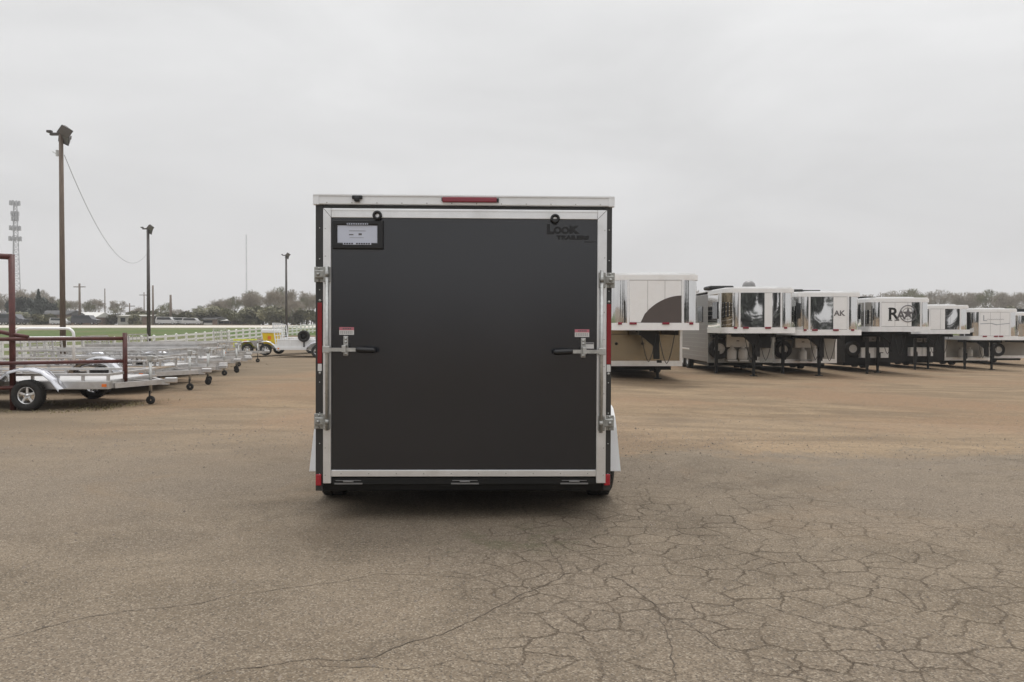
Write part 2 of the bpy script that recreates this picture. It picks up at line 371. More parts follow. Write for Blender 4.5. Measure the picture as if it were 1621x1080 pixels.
# long cracks: thin jagged ribbons laid in the pavement
crackm = mat('crack_fill', (.075, .057, .04), .95, 0, .3, 20)
mb = MB()
def g2(px, py):
    Y = FPX*EYE/(py-HOR); return Vector(((px-810)/FPX*Y, Y))
def ribbon(pts, w, seed):
    rnd = random.Random(seed); P2 = [g2(*p) for p in pts]; fine = []
    for a, bb in zip(P2[:-1], P2[1:]):
        n = max(2, int((bb-a).length/.035))
        for k in range(n): fine.append(a.lerp(bb, k/n))
    fine.append(P2[-1]); m = len(fine); b0 = len(mb.v); off = 0
    for i, p in enumerate(fine):
        d = (fine[min(i+1, m-1)]-fine[max(i-1, 0)]).normalized(); nrm = Vector((-d.y, d.x))
        off = off*.86+rnd.uniform(-.011, .011)
        ww = w*rnd.uniform(.25, 1.25)*min(1, .2+min(i, m-1-i)/6)
        for sgn in (-1, 1):
            q = p+nrm*(off+sgn*ww/2); mb.v.append((q.x, q.y, gz(q.x, q.y)+.0065))
    for i in range(m-1): mb.f.append([b0+2*i, b0+2*i+2, b0+2*i+3, b0+2*i+1]); mb.s.append(False)
for i, (w, pts) in enumerate([
    (.008, [(-60,1032),(0,1018),(125,985),(190,974),(302,960),(380,944),(460,936),(544,927),(600,912),(660,914),(740,917),(800,905)]),
    (.010, [(280,1090),(330,1071),(410,1062),(497,1046),(561,1050),(590,1046),(648,1024),(700,1009),(770,975),(830,947),(868,928),(893,913),(933,901),(960,893),(1000,905)]),
    (.007, [(497,1046),(505,1062),(640,1066),(720,1050)]),
    (.006, [(80,850),(170,847),(250,842),(300,850)]),
    (.009, [(933,901),(985,921),(1012,945),(1040,972),(1052,1000),(1068,1040),(1072,1085)]),
    (.007, [(830,947),(790,930),(750,915),(700,905)]),
    (.008, [(893,913),(880,888),(868,868),(850,852)]),
    (.007, [(1012,935),(1080,945),(1130,965),(1200,955),(1250,975),(1330,1000),(1420,1010)]),
    (.006, [(1040,972),(1110,1000),(1150,1030),(1230,1050),(1300,1085)])]):
    ribbon(pts, w*.62, i)
ck = mb.build('crack', crackm, asph, fix=False)

# gravel bits strewn over the lot (uncountable)
mb = MB(); rnd = random.Random(3)
for i in range(5200):
    Y = 3.2+rnd.random()**1.6*16; X = rnd.uniform(-.68, .68)*Y
    if i > 2600: Y = rnd.gauss(9.6, 1.3)+X*.11; X = rnd.uniform(-9, 9)
    r = rnd.uniform(.003, .009)*(1+.8*(rnd.random() < .05)) + (Y > 9)*.004
    if abs(X+.35) < 1.2 and 5.6 < Y < 10: continue
    z = gz(X, Y)+.004+r*.4; vs = []
    for d in ((1,0,0),(0,1,0),(-1,0,0),(0,-1,0),(0,0,1)):
        j = rnd.uniform(.6, 1.2); vs.append((X+d[0]*r*j, Y+d[1]*r*j, z+d[2]*r*j*.7-(0 if d[2] else r*.4)))
    mb.add(vs, [(0,1,4),(1,2,4),(2,3,4),(3,0,4)])
gv = mb.build('gravel', mat('gravel_stones', (.24, .2, .16), .9, 0, .5, 3, vscale=4) if False else mat('gravel_stones', (.24, .2, .16), .9, 0, .5, 4), fix=False)
tag(gv, 'small loose stones strewn across the pavement and dirt', 'gravel', kind='stuff')

# dry weeds along the edge of the lot at left
mb = MB(); rnd = random.Random(5)
for i in range(5200):
    if i < 3800: Y = rnd.uniform(13.4, 15.2)+rnd.gauss(0, .25); X = rnd.uniform(-13, -6.3)
    else: Y = rnd.uniform(15, 34); X = rnd.uniform(-22, -8.8)
    if noise.noise(Vector((X*.9, Y*1.4, 2))) < .05: continue
    a = rnd.uniform(0, 2*PI); h = rnd.uniform(.015, .06); w = .008; z = gz(X, Y)
    lx, ly = rnd.uniform(-.05, .05), rnd.uniform(-.05, .05)
    mb.add([(X-w*math.cos(a), Y-w*math.sin(a), z), (X+w*math.cos(a), Y+w*math.sin(a), z), (X+lx, Y+ly, z+h)], [(0, 1, 2)])
wd = mb.build('weeds', mat('dry_weeds', (.2, .17, .085), .9, 0, .5, .8), fix=False)
tag(wd, 'sparse dry weeds along the edge of the gravel by the utility trailers', 'weeds', kind='stuff')

# ------------------------------------------------------------------ wheels
def wheel_meshes(rad, wid, rimr, spokes, rimmat, key):
    t = MB(); w = wid/2
    prof = [(rimr, -w*.8), (rimr+.02, -w*.95), (rad*.9, -w), (rad*.975, -w*.8), (rad, -w*.5), (rad, -w*.06), (rad*.985, 0), (rad, w*.06), (rad, w*.5), (rad*.975, w*.8), (rad*.9, w), (rimr+.02, w*.95), (rimr, w*.8), (rimr*.97, w*.4), (rimr*.97, -w*.4), (rimr, -w*.8)]
    t.lathe(prof, (0,0,0), 'x', 32)
    for k in range(40):      # tread blocks
        a = 2*PI*k/40; Mx = Matrix.Rotation(a, 4, 'X')
        t.box(-w*.78, -w*.12, -.012, .012, rad-.006, rad+.005, M=Mx); t.box(w*.12, w*.78, .006, .03, rad-.006, rad+.005, M=Mx)
    r = MB()
    r.lathe([(rimr*.99, -w*.7), (rimr*.99, w*.75), (rimr*.93, w*.8), (rimr*.9, w*.5), (rimr*.88, w*.2), (rimr*.88, -w*.6)], (0,0,0), 'x', 28)
    r.lathe([(0, w*.62), (rimr*.17, w*.62), (rimr*.2, w*.5), (rimr*.34, w*.42), (rimr*.34, w*.1)], (0,0,0), 'x', 20)
    for k in range(spokes):
        Mx = Matrix.Rotation(2*PI*k/spokes, 4, 'X')
        r.box(w*.3, w*.5, -rimr*.13, rimr*.13, rimr*.28, rimr*.92, bev=.006, M=Mx)
        r.lathe([(0, w*.56), (.01, w*.56), (.01, w*.42)], Mx @ Vector((0, rimr*.0, rimr*.27)), 'x', 6)
    if spokes > 6:
        r.lathe([(rimr*.3, w*.3), (rimr*.9, w*.22)], (0,0,0), 'x', 28)
    a = t.build('tyre', M['rubber']); bb = r.build('rim', rimmat)
    ma, mb_ = a.data, bb.data; bpy.data.objects.remove(a); bpy.data.objects.remove(bb)
    return ma, mb_
W_small = wheel_meshes(.33, .205, .19, 5, M['alum'], 'a')
W_white = wheel_meshes(.38, .22, .2, 8, M['white2'], 'b')
def wheel(parent, x, y, z, meshes, side=1, name='wheel', axis='x'):
    """part wheel = tyre mesh (the part) with rim as sub-part"""
    rot = (0, 0, 0) if axis == 'x' and side > 0 else (0, 0, PI)
    if axis == 'y': rot = (0, 0, -PI/2)
    o = place(name, meshes[0], parent, (x, y, z), rot); place('rim', meshes[1], o)
    return o

# ------------------------------------------------------------------ the charcoal cargo trailer
D = 5.88; S = FPX/D
tr = empty('cargo_trailer', ((733-810)/S, D, 0), R(1.5)); tr.rotation_euler = (0, R(.24), R(1.5))
tag(tr, 'charcoal enclosed cargo trailer with ramp door and white fenders, seen from behind', 'trailer')
def lx(px): return (px-733)/S
def lz(py): return (825-py)/S
HW = 2.131/2; ZT = lz(312); ZB = lz(778); LEN = 3.75
b_ = MB()                                     # body: side walls, front V, rear posts
yb = .012
def wall(p, q, z0, z1, t=.03):
    b_.bar((p[0], p[1], (z0+z1)/2), (q[0], q[1], (z0+z1)/2), t, z1-z0)
ZF = lz(768)
wall((-HW+.02, .055), (-HW+.02, LEN), ZF, ZT-.07); wall((HW-.02, .055), (HW-.02, LEN), ZF, ZT-.07)
wall((-HW+.02, LEN), (-.25, LEN+.75), ZF, ZT-.07); wall((HW-.02, LEN), (.25, LEN+.75), ZF, ZT-.07); wall((-.26, LEN+.75), (.26, LEN+.75), ZF, ZT-.07)
for s in (-1, 1):
    b_.box(*sorted((s*(HW-.005), s*(HW-.058))), yb, .055, ZB, ZT-.065, bev=.004)
b_.box(-HW+.058, HW-.058, .03, .07, lz(331), ZT-.064)
b_.build('body', M['charcoal'], tr)
for s in (-1, 1):
    for k in range(1, 10):
        mb = MB(); mb.box(*sorted((s*(HW-.006), s*(HW+.001))), k*.41-.006, k*.41+.006, ZF+.02, ZT-.09); mb.build('side_seam', M['charcoal'], tr)
mb = MB()                                     # roof skin, slightly crowned
n = 8
outl = []
for k in range(n+1):
    x = -HW+2*HW*k/n; outl.append((x, .045*math.cos(x/HW*PI/2)))
vs = []; 
for y in (.03, LEN):
    for x, z in outl: vs.append((x, y, ZT-.03+z*.6))
mb.add(vs, [(k, k+1, n+2+k, n+1+k) for k in range(n)], True)
mb.add([(-HW, LEN, ZT-.03), (HW, LEN, ZT-.03), (.26, LEN+.77, ZT-.03), (-.26, LEN+.77, ZT-.03)], [(0,1,2,3)])
mb.build('roof', M['white'], tr)
mb = MB()
mb.box(-HW-.004, HW+.006, -.012, .03, ZT-.062, ZT+.004, bev=.006)
mb.box(-HW-.004, HW+.006, -.02, .02, ZT-.002, ZT+.008)
for s in (-1, 1): mb.box(*sorted((s*(HW+.004), s*(HW-.03))), .03, LEN, ZT-.06, ZT, bev=.005)
for s in (-1, 1): mb.box(*sorted((s*(HW+.009), s*(HW-.035))), -.017, .03, ZT-.066, ZT+.006, bev=.004)
rt = mb.build('roof_trim', M['alum_white'], tr)
mb = MB(); mb.lathe([(0, -.003), (.004, -.002), (.005, .001)], (0, 0, 0), 'y', 6)
rv = mb.build('rivet', M['galv'], rt); SCREW = rv.data; rv.location = (-HW+.09, -.013, ZT-.05)
for k in range(1, 12): place('rivet', SCREW, rt, (-HW+.09+k*.177, -.013, ZT-.05))
mb = MB(); mb.box(lx(698), lx(784), -.032, -.012, lz(321.5), lz(313.5), bev=.007)
ml = mb.build('marker_light', M['darkred'], tr)
mb = MB(); mb.box(lx(697), lx(701), -.028, -.012, lz(319.5), lz(314.5)); mb.build('lamp_end', M['plastic'], ml)
mb = MB(); mb.box(lx(782), lx(787), -.028, -.012, lz(321), lz(315)); mb.build('lamp_end', M['plastic'], ml)
mb = MB(); mb.box(lx(557), lx(573), -.035, -.012, lz(318), lz(312), bev=.006); mb.box(lx(561), lx(569), -.05, -.012, lz(322), lz(315), bev=.005)
mb.build('trim_hook', M['plastic'], tr)  # small dark hook on the rear roof trim, not a lamp
# ramp door
mb = MB(); mb.box(lx(522), lx(946), -.002, .03, lz(746), lz(344))
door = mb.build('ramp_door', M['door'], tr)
mb = MB()
mb.box(lx(511.5), lx(524), -.016, .028, lz(765), lz(332), bev=.003)
mb.box(lx(943.5), lx(958.5), -.016, .028, lz(765), lz(332), bev=.003)
mb.box(lx(524)+.001, lx(943.5)-.001, -.014, .028, lz(346.5), lz(332), bev=.003)
mb.box(lx(524)+.001, lx(943.5)-.001, -.014, .028, lz(754.5), lz(744), bev=.003)
# inner lip + mitre lines
mb.box(lx(524)+.001, lx(943.5)-.001, -.019, -.0135, lz(335.5), lz(334))
mb.box(lx(521), lx(523), -.02, -.0155, lz(764), lz(346)); mb.box(lx(944.5), lx(946.5), -.02, -.0155, lz(764), lz(346))
fr = mb.build('door_frame', M['alum'], door)
for k in range(10): place('door_screw', SCREW, door, (lx(540)+k*(lx(930)-lx(540))/9, -.0145, lz(749.5)))
for x in (lx(515), lx(955)):
    for k in range(10): place('door_screw', SCREW, door, (x, -.0165, lz(752)+k*.195))
for x in (lx(505), lx(963)):
    for k in range(9): place('post_screw', SCREW, tr, (x, yb, ZB+.12+k*.22))
# mitre joints at the top corners
mb = MB(); mb.bar((lx(512), -.0175, lz(332)), (lx(524), -.0175, lz(346)), .002, .003); mb.build('mitre_joint', M['grey'], door)
mb = MB(); mb.bar((lx(958), -.0175, lz(332)), (lx(944), -.0175, lz(346)), .002, .003)
mb.build('mitre_joint', M['grey'], door)
# hinges under the door, rear crossmember
mb = MB()
mb.box(-HW+.07, HW-.07, .0, .08, lz(767), lz(756.5), bev=.003)
mb.build('rear_sill', M['black'], tr)
for px in (551, 735, 909):
    mb = MB()
    mb.box(lx(px-22), lx(px+22), -.006, .0, lz(767), lz(764.8)); mb.tube([(lx(px-8), -.008, lz(762.5)), (lx(px+8), -.008, lz(762.5))], .006, 8); mb.tube([(lx(px-20), -.004, lz(761)), (lx(px+20), -.004, lz(761))], .003, 6)
    mb.build('hinge', M['grey'], tr)
# rings (cable eyes) at the top
for (px, py) in ((596.5, 343), (876, 346)):
    mb = MB(); pts = [(lx(px)+.024*math.cos(a), -.028, lz(py)+.024*math.sin(a)) for a in [2*PI*k/20 for k in range(21)]]
    mb.tube(pts, .0105, 8, cap=False); mb.box(lx(px)-.012, lx(px)+.012, -.02, -.012, lz(py+9), lz(py+3))
    mb.build('latch_ring', M['plastic'], tr)
# licence plate
mb = MB(); x0, x1, z0, z1 = lx(526), lx(606), lz(396), lz(350)
t_ = .028
mb.box(x0, x1, -.022, -.002, z1-.04, z1, bev=.01); mb.box(x0, x1, -.022, -.002, z0, z0+.046, bev=.01)
mb.box(x0, x0+t_+.008, -.0215, -.002, z0+.01, z1-.01, bev=.006); mb.box(x1-t_-.016, x1, -.0215, -.002, z0+.01, z1-.01, bev=.006)
lp = mb.build('plate_frame', M['plastic'], tr)
mb = MB(); mb.box(x0+.02, x1-.03, -.014, -.003, z0+.03, z1-.03)
mb.box(lx(543), lx(587), -.0235, -.0225, z0+.031, z0+.046); mb.box(lx(549), lx(582), -.0235, -.0225, z1-.036, z1-.024)
mb.build('plate', M['plate'], lp)
mb = MB(); mb.box(0, .0115, -.0012, 0, 0, .01); ch = mb.build('frame_lettering', M['ink'], lp); ch.location = (lx(544.5), -.0236, z0+.0335)
for k in range(1, 11):
    if k != 4: place('frame_lettering', ch.data, lp, (lx(544.5+k*3.8), -.0236, z0+.0335))
for k in range(9): place('frame_lettering', ch.data, lp, (lx(550+k*3.6), -.0236, z1-.034), None, (.9, 1, .8))
mb = MB()
mb.box(lx(552), lx(578), -.0152, -.0142, lz(367.6), lz(367)); mb.box(lx(552), lx(559), -.0152, -.0142, lz(374), lz(372.4)); mb.box(lx(567), lx(572), -.0152, -.0142, lz(374), lz(371)); mb.box(lx(553), lx(575), -.0152, -.0142, lz(378.2), lz(377.8))
mb.build('plate_printing', M['inkgrey'], lp)
# brand lettering as seen on the door
T = lambda px, py, y=-.004: Matrix.Translation((lx(px), y, lz(py)))
text_mesh('lettering', 'L', .088, M['ink'], door, T(868.5, 363), .006, sx=1.1)
text_mesh('lettering', 'OO', .062, M['ink'], door, T(886.5, 364.2), .004, sx=1.12)
text_mesh('lettering', 'K', .066, M['ink'], door, T(905.5, 363.2), .006, sx=1.25)
text_mesh('lettering', 'TRAILERS', .036, M['ink'], door, T(904.5, 375.5), .0028, sx=1.52)
mb = MB(); mb.box(lx(922), lx(940), -.0035, -.0022, lz(382.5), lz(381.2)); mb.build('underline', M['ink'], door)
# warning stickers
for (px, py, mir) in ((548, 524.5, 0), (920, 526.5, 1)):
    mb = MB(); mb.box(lx(px-11.5), lx(px+11.5), -.0035, -.0021, lz(py+6), lz(py-6)); wl = mb.build('warning_label', M['white2'], door)
    mb = MB(); mb.box(lx(px-11.5), lx(px+11.5), -.0045, -.0036, lz(py-1.2), lz(py-6)); mb.build('label_heading', mat('faded_red_ink', (.5,.16,.2), .5), wl)
    mb = MB()
    for r_ in range(3):
        for k in range(7): mb.box(lx(px-10+k*2.9), lx(px-8+k*2.9), -.0045, -.0036, lz(py+1+r_*1.7), lz(py+.3+r_*1.7))
    for k in range(5): mb.box(lx(px-6+k*2.8), lx(px-4.2+k*2.8), -.0056, -.0046, lz(py-2.6), lz(py-4.8))
    mb.build('label_print', M['inkgrey'], wl)
mb = MB(); mb.box(lx(926), lx(939), -.0035, -.0021, lz(551), lz(541.5)); sl = mb.build('serial_label', M['white2'], door)
mb = MB(); mb.box(lx(926.5), lx(938.5), -.0044, -.0036, lz(544), lz(542)); mb.build('label_print', M['inkgrey'], sl)
# cam bar locks
for s in (-1, 1):
    X = lambda px: lx(px) if s < 0 else lx(733*2-px+3)
    def bx(m_, a, c, y0, y1, z0, z1, bev=0): aa, cc = sorted((X(a), X(c))); m_.box(aa, cc, y0, y1, z0, z1, bev)
    o_ = 0 if s < 0 else 3.5     # right hardware sits slightly lower
    mb = MB()
    mb.tube([(X(519.5), -.055, lz(680+o_)), (X(519.5), -.055, lz(424+o_))], .0125, 12)
    lb = mb.build('lock_bar', M['galv'], tr)
    for py in (436, 667):
        mb = MB()
        py += o_+(3 if (s > 0 and py < 500) else 0)-(1.5 if (s > 0 and py > 500) else 0)
        bx(mb, 497.5, 511.5, -.012, .012, lz(py+12), lz(py-12), .003)
        bx(mb, 513, 523.5, -.046, -.016, lz(py+12), lz(py-12), .004)
        bx(mb, 499, 514, -.04, -.012, lz(py+6), lz(py-7), .008)
        for dz in (-9.5, 9.5): mb.lathe([(0, -.01), (.007, -.008), (.01, 0)], (X(505), -.012, lz(py+dz)), 'y', 10)
        mb.lathe([(0, -.014), (.009, -.012), (.014, 0)], (X(505), -.04, lz(py)), 'y', 12)
        mb.tube([(X(519.5), -.055, lz(py+4)), (X(519.5), -.055, lz(py-4))], .0145, 12)
        mb.build('keeper', M['galv_dull'], lb)
    mb = MB(); py = 553.5+o_*.5
    mb.bar((X(515), -.075, lz(py)), (X(567), -.085, lz(py)), .012, .026)
    bx(mb, 513.5, 525, -.082, -.05, lz(py+5.5), lz(py-5.5), .004)
    mb.build('handle', M['galv'], lb)
    mb = MB(); mb.tube([(X(566), -.085, lz(py)), (X(569), -.087, lz(py)), (X(592), -.095, lz(py+1)), (X(596), -.096, lz(py+1))], .019, 12, rs=[.017, .021, .021, .015]); mb.build('grip', M['plastic'], lb)
    mb = MB()
    bx(mb, 543.5, 551, -.02, -.002, lz(py+10), lz(py-21), .003); bx(mb, 544.5, 550, -.1, -.02, lz(py-4), lz(py-7), .003)
    bx(mb, 544, 550.5, -.105, -.09, lz(py+4), lz(py-7), .003)
    for dz in (-17, -12, 7): mb.lathe([(0, -.008), (.008, -.006), (.011, 0)], (X(547.2), -.02, lz(py+dz)), 'y', 8)
    mb.build('catch', M['galv'], lb)
# reflective strips and lights
for s in (-1, 1):
    a, c = (502, 509) if s < 0 else (958.5, 966)
    if s > 0: a, c = 959.5, 966.5
    mb = MB(); mb.box(lx(a), lx(c), .004, .012, lz(576), lz(480), bev=.002); rs_ = mb.build('reflector_strip', M['reflector'], tr)
    mb = MB(); mb.box(lx(a)+.002, lx(c)-.002, .004, .012, lz(588), lz(576.6)); mb.build('white_tip', M['white2'], rs_)
    for py in (591, 476.5):
        mb = MB(); mb.lathe([(0, .001), (.008, .003), (.01, .012)], (lx((a+c)/2), 0, lz(py)), 'y', 10); mb.build('mount_screw', M['galv'], rs_)
    a, c = (499.5, 508.5) if s < 0 else (956.5, 966)
    mb = MB(); mb.box(lx(a), lx(c), -.012, .012, lz(769), lz(751), bev=.006); mb.build('tail_light', M['red'], tr)
# fenders
for s in (-1, 1):
    mb = MB(); prof = []
    yr, yf, zt, zb, rr = .5, 2.24, .76, .27, .26
    pts = [(yr, zb), (yr+.07, zt-.16), (yr+.11, zt-.08), (yr+.18, zt-.02), (yr+.27, zt), (yf-.27, zt), (yf-.15, zt-.04), (yf-.07, zt-.16), (yf, zb)]
    outx, inx = 1.212, HW-.01
    for i in range(len(pts)-1):
        (y0, z0), (y1, z1) = pts[i], pts[i+1]
        w0 = outx-(.04 if 1 < i else 0)*0-.035*max(0, (z0-zb))/(zt-zb); w1 = outx-.035*max(0, (z1-zb))/(zt-zb)
        vs = [(s*inx, y0, z0), (s*w0, y0, z0), (s*w1, y1, z1), (s*inx, y1, z1), (s*inx, y0+.003, z0-.004), (s*w0, y0+.003, z0-.004), (s*w1, y1+.003, z1-.004), (s*inx, y1+.003, z1-.004)]
        mb.add(vs, [(0,1,2,3), (7,6,5,4)], True)
    # outer skirt
    prev = None
    for (y, z) in pts:
        w = outx-.035*max(0, z-zb)/(zt-zb)
        cur = ((s*w, y, z), (s*w, min(max(y, yr+.07), yf-.07), max(zb, z-.09)))
        if prev: mb.add([prev[0], cur[0], cur[1], prev[1]], [(0,1,2,3)], True)
        prev = cur
    fo = mb.build('fender', M['white'], tr)
for s in (-1, 1):
    for y in (.95, 1.79): wheel(tr, s*1.085, y, .333, W_small, s)
mb = MB()
for y in (.95, 1.79): mb.tube([(-1.05, y, .3), (1.05, y, .3)], .035, 10)
for s in (-1, 1):
    mb.box(*sorted((s*.8, s*.74)), .63, LEN+.2, .14, .199); mb.bar((s*.83, LEN+.1, .38), (0, LEN+1.75, .42), .06, .1)
    for y in (.95, 1.79): mb.box(*sorted((s*.86, s*.96)), y-.2, y+.2, .26, .34, bev=.01)
mb.build('chassis', M['black'], tr)
mb = MB(); mb.box(-HW+.03, HW-.03, .14, .62, .185, .455, bev=.01); mb.box(-HW+.3, HW-.3, .62, LEN, .2, .455); mb.build('floor_shade_pan', M['black'], tr)  # floor deepened into a black pan, added depth blocks light from the ground below
mb = MB(); mb.tube([(0, LEN+1.35, .12), (0, LEN+1.35, .9)], .03, 10); mb.box(-.07, .07, LEN+1.28, LEN+1.42, .0, .015); mb.box(-.04, .04, LEN+1.6, LEN+1.9, .4, .48, bev=.01)
mb.build('tongue_jack', M['galv'], tr)

# ------------------------------------------------------------------ gooseneck horse trailers (row at right)
def nose_outline(w, r, y1, off=0, bow=.12, n=8):
    """plan outline, front at y=0 (towards the camera), off = outset"""
    h = w/2+off; pts = []
    for k in range(n+1):
        a = PI/2*k/n; pts.append((h-r*1.0+r*math.sin(a)*1.0, -off+bow+r-r*math.cos(a)) if False else (h-r+r*math.sin(a), -off+r*(1-math.cos(a))))
    right = pts; left = [(-x, y) for x, y in pts][::-1]
    return left+right+[(h, y1), (-h, y1)]
def gooseneck(px, Yd, label, o):
    X = (px-810)/FPX*Yd; root = empty('gooseneck_trailer', (X, Yd, gz(X, Yd)), R(o.get('rz', 0)))
    tag(root, label, 'horse trailer', 'gooseneck trailers parked in the row at right')
    w = 2.44; r = o.get('r', .5); H = o.get('H', 3.05); F = o.get('F', 1.5); nl = 2.35; Lb = 9.0; ft = .2
    # nose shell
    mb = MB(); mb.prism(nose_outline(w, r, nl), F+ft*.5, H-.1, smooth=False, caps=False)
    mb.build('nose_shell', M[o.get('shell', 'chrome')], root).data.polygons.foreach_set('use_smooth', [True]*len(mb.f))
    mb = MB(); ol = nose_outline(w, .2, nl+.02, .02); mb.prism(ol, F, F+ft, caps=True); tb = mb.build('floor_trim', M['white'] if not o.get('plaintrim') else M['alum_white'], root)
    mb = MB(); mb.prism(nose_outline(w, .34, nl, .012), H-.17, H-.03, caps=True)
    mb.prism(nose_outline(w-.1, .2, Lb, -.02), H-.03, H+.01, caps=True); mb.prism(nose_outline(w-.6, .3, Lb-.2, -.2), H+.01, H+.04, caps=True)
    mb.build('roof', M['white'], root)
    # corner strips (vertical mouldings)
    for s in (-1, 1):
        mb = MB(); mb.box(*sorted((s*(w/2-r+.02), s*(w/2-r-.04))), -.02, .01, F+ft, H-.17); mb.build('corner_moulding', M['alum_white'], root)
        mb = MB(); mb.box(*sorted((s*(w/2+.012), s*(w/2-.012))), r, r+.07, F+ft, H-.17); mb.build('corner_moulding', M['alum_white'], root)
    # front panel pieces
    for (a, c, key) in o['panels']:
        mb = MB(); mb.box(-w/2+r+.05+a*(w-2*r-.1), -w/2+r+.05+c*(w-2*r-.1), -.014, .0, F+ft+.01, H-.18); mb.build('front_panel', M[key], root)
    for zz in (F+ft+.008, H-.176):
        mb = MB(); mb.box(-w/2+r, w/2-r, -.019, -.0145, zz-.004, zz+.006); mb.build('gasket', M['grey'], root)
    for k in (1, 2) if o['panels'][0][2] == 'white' else ():
        x = -w/2+r+.05+k*(w-2*r-.1)/3+.02; mb = MB(); mb.box(x-.004, x+.004, -.0165, -.0145, F+ft+.02, H-.19); mb.build('panel_seam', M['grey'], root)
    # marker lights
    for x in o.get('lights', (-.85, -.5, .25, .85)):
        wd_ = .11 if abs(x) > .7 else .2
        xx = x; yy = -.05
        mb = MB(); mb.box(xx-wd_/2, xx+wd_/2, yy, yy+.03, F+ft-.045, F+ft+.02, bev=.008); mb.build('marker_light', M['darkred'], root)
    # lower body
    fb = o.get('body', 'white2')
    mb = MB(); mb.box(-w/2, w/2, nl+.0, Lb, .42, H-.12, bev=.02); bo = mb.build('body', M[fb], root)
    mb = MB()
    for s in (-1, 1): mb.box(*sorted((s*(w/2+.006), s*(w/2-.07))), nl-.02, nl+.06, .4, F-.005)
    mb.box(-w/2+.07, w/2-.07, nl-.015, nl-.001, .4, .56)
    for s in (-1, 1):
        for k in range(12): mb.box(*sorted((s*(w/2+.001), s*(w/2+.015))), nl+.1, Lb-.1, .6+k*.17, .615+k*.17)
    if o.get('front'):
        m2 = MB(); m2.box(-w/2+.075, w/2-.075, nl-.012, nl-.001, .565, F-.01); m2.build('front_wall', M['body_grey'], bo)
    mb.build('body_moulding', M[{'black': 'black', 'grey': 'galv_dull'}.get(fb, 'alum')], bo)
    mb = MB()
    for s in (-1, 1):
        for k in range(4): mb.box(*sorted((s*(w/2+.002), s*(w/2+.025))), nl+.8+k*1.4, nl+1.6+k*1.4, 1.9, 2.5, bev=.01)
        mb.box(*sorted((s*(w/2+.002), s*(w/2+.02))), .9, 1.6, F+.5, F+1.1, bev=.01)
    mb.build('window', M['window'], root)
    # gooseneck arm, coupler, legs
    mb = MB(); cx = o.get('cx', .2)
    mb.prism([(-.62, 0), (.06, 0), (.08, -.8), (-.08, -.8), (-.1, -.42)], 0, .14, M=Matrix.Translation((cx, .75, F-.02)) @ Matrix.Rotation(R(90), 4, 'X'))
    for s in (-1, 1): mb.box(cx+s*.5-.05, cx+s*.5+.05, .3, nl-.02, F-.14, F-.01)
    mb.build('gooseneck_coupler', M['black'], root)
    for (x, y, zt_) in o['legs']:
        mb = MB(); mb.box(x-.055, x+.055, y-.055, y+.055, .3, zt_, bev=.01); mb.box(x-.04, x+.04, y-.04, y+.04, .03, .32); mb.box(x-.11, x+.11, y-.11, y+.11, 0, .03, bev=.005)
        mb.box(x+.055, x+.12, y-.03, y+.03, .55, .85, bev=.01)
        mb.build('landing_leg', M['black'], root)
    if o.get('cables', True):
        mb = MB()
        for (xa, xb, d) in ((cx-.45, cx-.02, .55), (cx+.05, cx+.5, .6)):
            pts = []
            for k in range(13):
                t = k/12; pts.append((xa+(xb-xa)*t, .6, F-.1-d*4*t*(1-t)-.25*(1-abs(2*t-1))))
            mb.tube(pts, .012, 6)
        mb.build('cable', M['plastic'], root)
    # spare wheel on front wall
    if 'spare' in o:
        x, z, sc = o['spare']; sw = wheel(root, x, nl-.16, z, W_white, 1, 'spare_wheel', 'y'); sw.scale = (1, sc, sc)
    for x, z, rr, hh in o.get('tanks', ()):
        mb = MB(); mb.lathe([(0, hh), (rr*.5, hh), (rr*.85, hh-.04), (rr, hh-.12), (rr, .08), (rr*.9, .02), (rr*.7, 0), (0, 0)], (x, nl-.32, z), 'z', 18)
        mb.lathe([(0, hh+.1), (rr*.4, hh+.1), (rr*.4, hh-.01)], (x, nl-.32, z), 'z', 10)
        mb.box(x-rr, x+rr, nl-.5, nl-.12, z-.05, z-.002)
        mb.build('propane_tank', M['white2'], root)
    for (x0, x1, z0, z1, key) in o.get('boxes', ()):
        mb = MB(); mb.box(x0, x1, nl-.35, nl-.03, z0, z1, bev=.015); bb = mb.build('storage_box', M[key], root)
        mb = MB(); mb.box((x0+x1)/2-.05, (x0+x1)/2+.05, nl-.365, nl-.35, (z0+z1)/2-.015, (z0+z1)/2+.015); mb.build('latch', M['black'], bb)
    for (x, y, k) in o.get('ac', ()):
        mb = MB()
        if k == 'dome': mb.lathe([(0, .27), (.12, .25), (.2, .18), (.23, .08), (.23, 0)], (x, y, H+.03), 'z', 18)
        else: mb.box(x-.45, x+.45, y-.5, y+.5, H+.03, H+.03+k, bev=.06)
        mb.build('roof_unit' if k != 'dome' else 'satellite_dome', M['grey'] if k == 'dome' else M['black'], root)
    for s in (-1, 1):
        for y in (6.0, 6.95): wheel(root, s*(w/2-.12), y, .385, W_white, s)
    mb = MB()
    for s in (-1, 1): mb.box(*sorted((s*(w/2+.012), s*(w/2-.3))), 5.5, 7.45, .8, .86, bev=.01)
    mb.build('wheel_arch', M['alum'], root)
    mb = MB(); mb.box(-w/2+.2, w/2-.2, nl+.7, Lb-.2, .25, .415); mb.build('axle_frame', M['black'], root)
    return root, w, r, H, F, ft
LEG = lambda x, y=.75: (x, y, 1.5)
g1 = gooseneck(1037, 22.6, 'tall white gooseneck horse trailer with brown swoosh on its nose, nearest of the row', dict(
    r=.46, shell='chrome', panels=[(0, 1, 'white')], body='mill', cx=.15, legs=[(.52, 2.6, .5), (-1.0, 2.6, .5)], cables=True, ac=[(1.15-.9, 3, .01)], lights=(-.98, -.62, .28, .98)))
